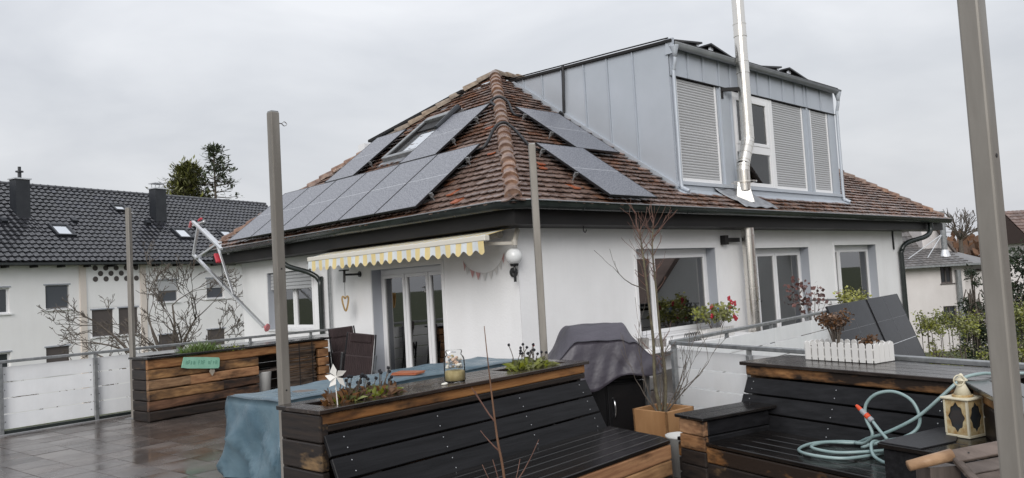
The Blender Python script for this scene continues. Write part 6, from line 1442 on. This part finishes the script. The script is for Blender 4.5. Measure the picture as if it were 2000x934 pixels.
# ---- garden greenery at right
random.seed(404)
def bush(label, c, rad, h, n, m_, ls, name='garden_bush', cat='bush', asp=.42, group='shrubs in the garden at right', shoots=0):
    t_ = thing(name, label, cat, (c[0], c[1], -3.1), group); c = V3(c); stems = MB(); lf = MB(); pts = []
    for k in range(34):
        a = rnd(0, 6.28); r_ = rad*1.1*math.sqrt(rnd(0, 1)); z = -3.1+(h+3.1)*rnd(.35, 1)*(1-.35*(r_/rad)**2); e = V3((c.x+math.cos(a)*r_, c.y+math.sin(a)*r_, z)); pts.append(e)
        stems.tube(bez([(c.x, c.y, -3.1), (c+(e-c)*.4+V3((0, 0, -.4)))[:], e], 3), .02, 4, cap=False)
    for k in range(shoots):
        a = rnd(0, 6.28); e = V3((c.x+math.cos(a)*rad*.7, c.y+math.sin(a)*rad*.7, h)); tip = e+V3((rnd(-.3, .3), rnd(-.3, .3), rnd(.3, .7))); stems.tube([e-V3((0, 0, .6)), e, tip], .01, 4, cap=False)
        for j in range(16): pts.append(e+(tip-e)*rnd(0, 1)) if j < 3 else None
    leaves(lf, pts, int(n*1.5), rad*.15, ls, .9, asp); stems.build('trunk', 'bark', t_); lf.build('crown', m_, t_)
def at(px, py, d): return fw*d+rt*(px-1000)/1524*d+up*(467-py)/1524*d+V3((0, 0, EYE))
def on(px, py, d, **k): return at(px, py, d)
for (c, rad, n, lab, m_, sh) in (((23.7, 7.85, -.30), .55, 900, 'loose light green bush beside the corner downpipe', 'leaf', 5), ((24.3, 7.35, -.35), .8, 1500, 'broad light green bush below the neighbour house windows', 'leaf', 6), ((25.0, 6.5, -.25), .9, 1500, 'light green bush left of the nearest post', 'leaf', 4), ((25.9, 5.7, .0), .9, 1300, 'light green bush right of the nearest post', 'leaf', 3)):
    bush(lab, (c[0], c[1], c[2]-.12), rad, c[2]-.12, n*2, m_, (.045, .095), shoots=sh, asp=.3)
bush('narrow dark conifer before the neighbour house wall', (30.2, 8.75, 1.2), .55, 1.15, 1500, 'leaf_dark', (.08, .2), 'dark_conifer', 'conifer', .16, 'dark conifers at right')
bush('small dark conifer just left of the nearest post', (30.6, 8.2, .6), .6, .55, 1200, 'leaf_dark', (.08, .2), 'dark_conifer', 'conifer', .16, 'dark conifers at right')
bush('tall dark yew hedge tree right of the nearest post', (32.2, 7.0, 2.1), 1.5, 2.15, 4200, 'leaf_dark', (.10, .26), 'dark_conifer', 'conifer', .2, 'dark conifers at right')
# wooded rise and a bare tree on the skyline
random.seed(505)
wl = MB()
for k in range(5200):
    a = rnd(-.12, .62); r_ = rnd(128, 175); hgt = (5.2+2.6*math.sin(a*9+1)+2*math.sin(a*23))*rnd(0, 1)**.6+3.0*(r_-128)/47; p = V3((r_*math.cos(a), r_*math.sin(a), -3.1+hgt*1.1)); d = V3((rnd(-1, 1), rnd(-1, 1), rnd(.2, 1.5))).normalized(); s_ = d.cross(V3((rnd(-1, 1), rnd(-1, 1), .1))).normalized(); l_ = rnd(1.0, 2.4)
    wl.add([p, p+d*l_*.5+s_*l_*.35, p+d*l_, p+d*l_*.5-s_*l_*.35], [(0, 1, 2, 3)])
tag(wl.build('far_wood', 'wood_hill', None, kind='stuff'), 'brown leafless wood on the far rise', 'wood')
bt_ = thing('skyline_tree', 'bare round tree on the skyline left of the nearest post', 'tree', (98.5, 29.3, -3.1)); tk = MB(); tk.tube([(98.5, 29.3, -3.1), (98.5, 29.3, 4.0)], [.35, .2], 7); tk.build('trunk', 'bark', bt_)
cr_ = MB()
for k in range(12): grow(cr_, (98.5, 29.3, 3.6), (rnd(-1, 1), rnd(-1, 1), rnd(.5, 1.4)), 2.2, .12, 2, .7, 4, 4, (0, 0, .1), .03, .2)
cr_.build('crown', 'bark', bt_)
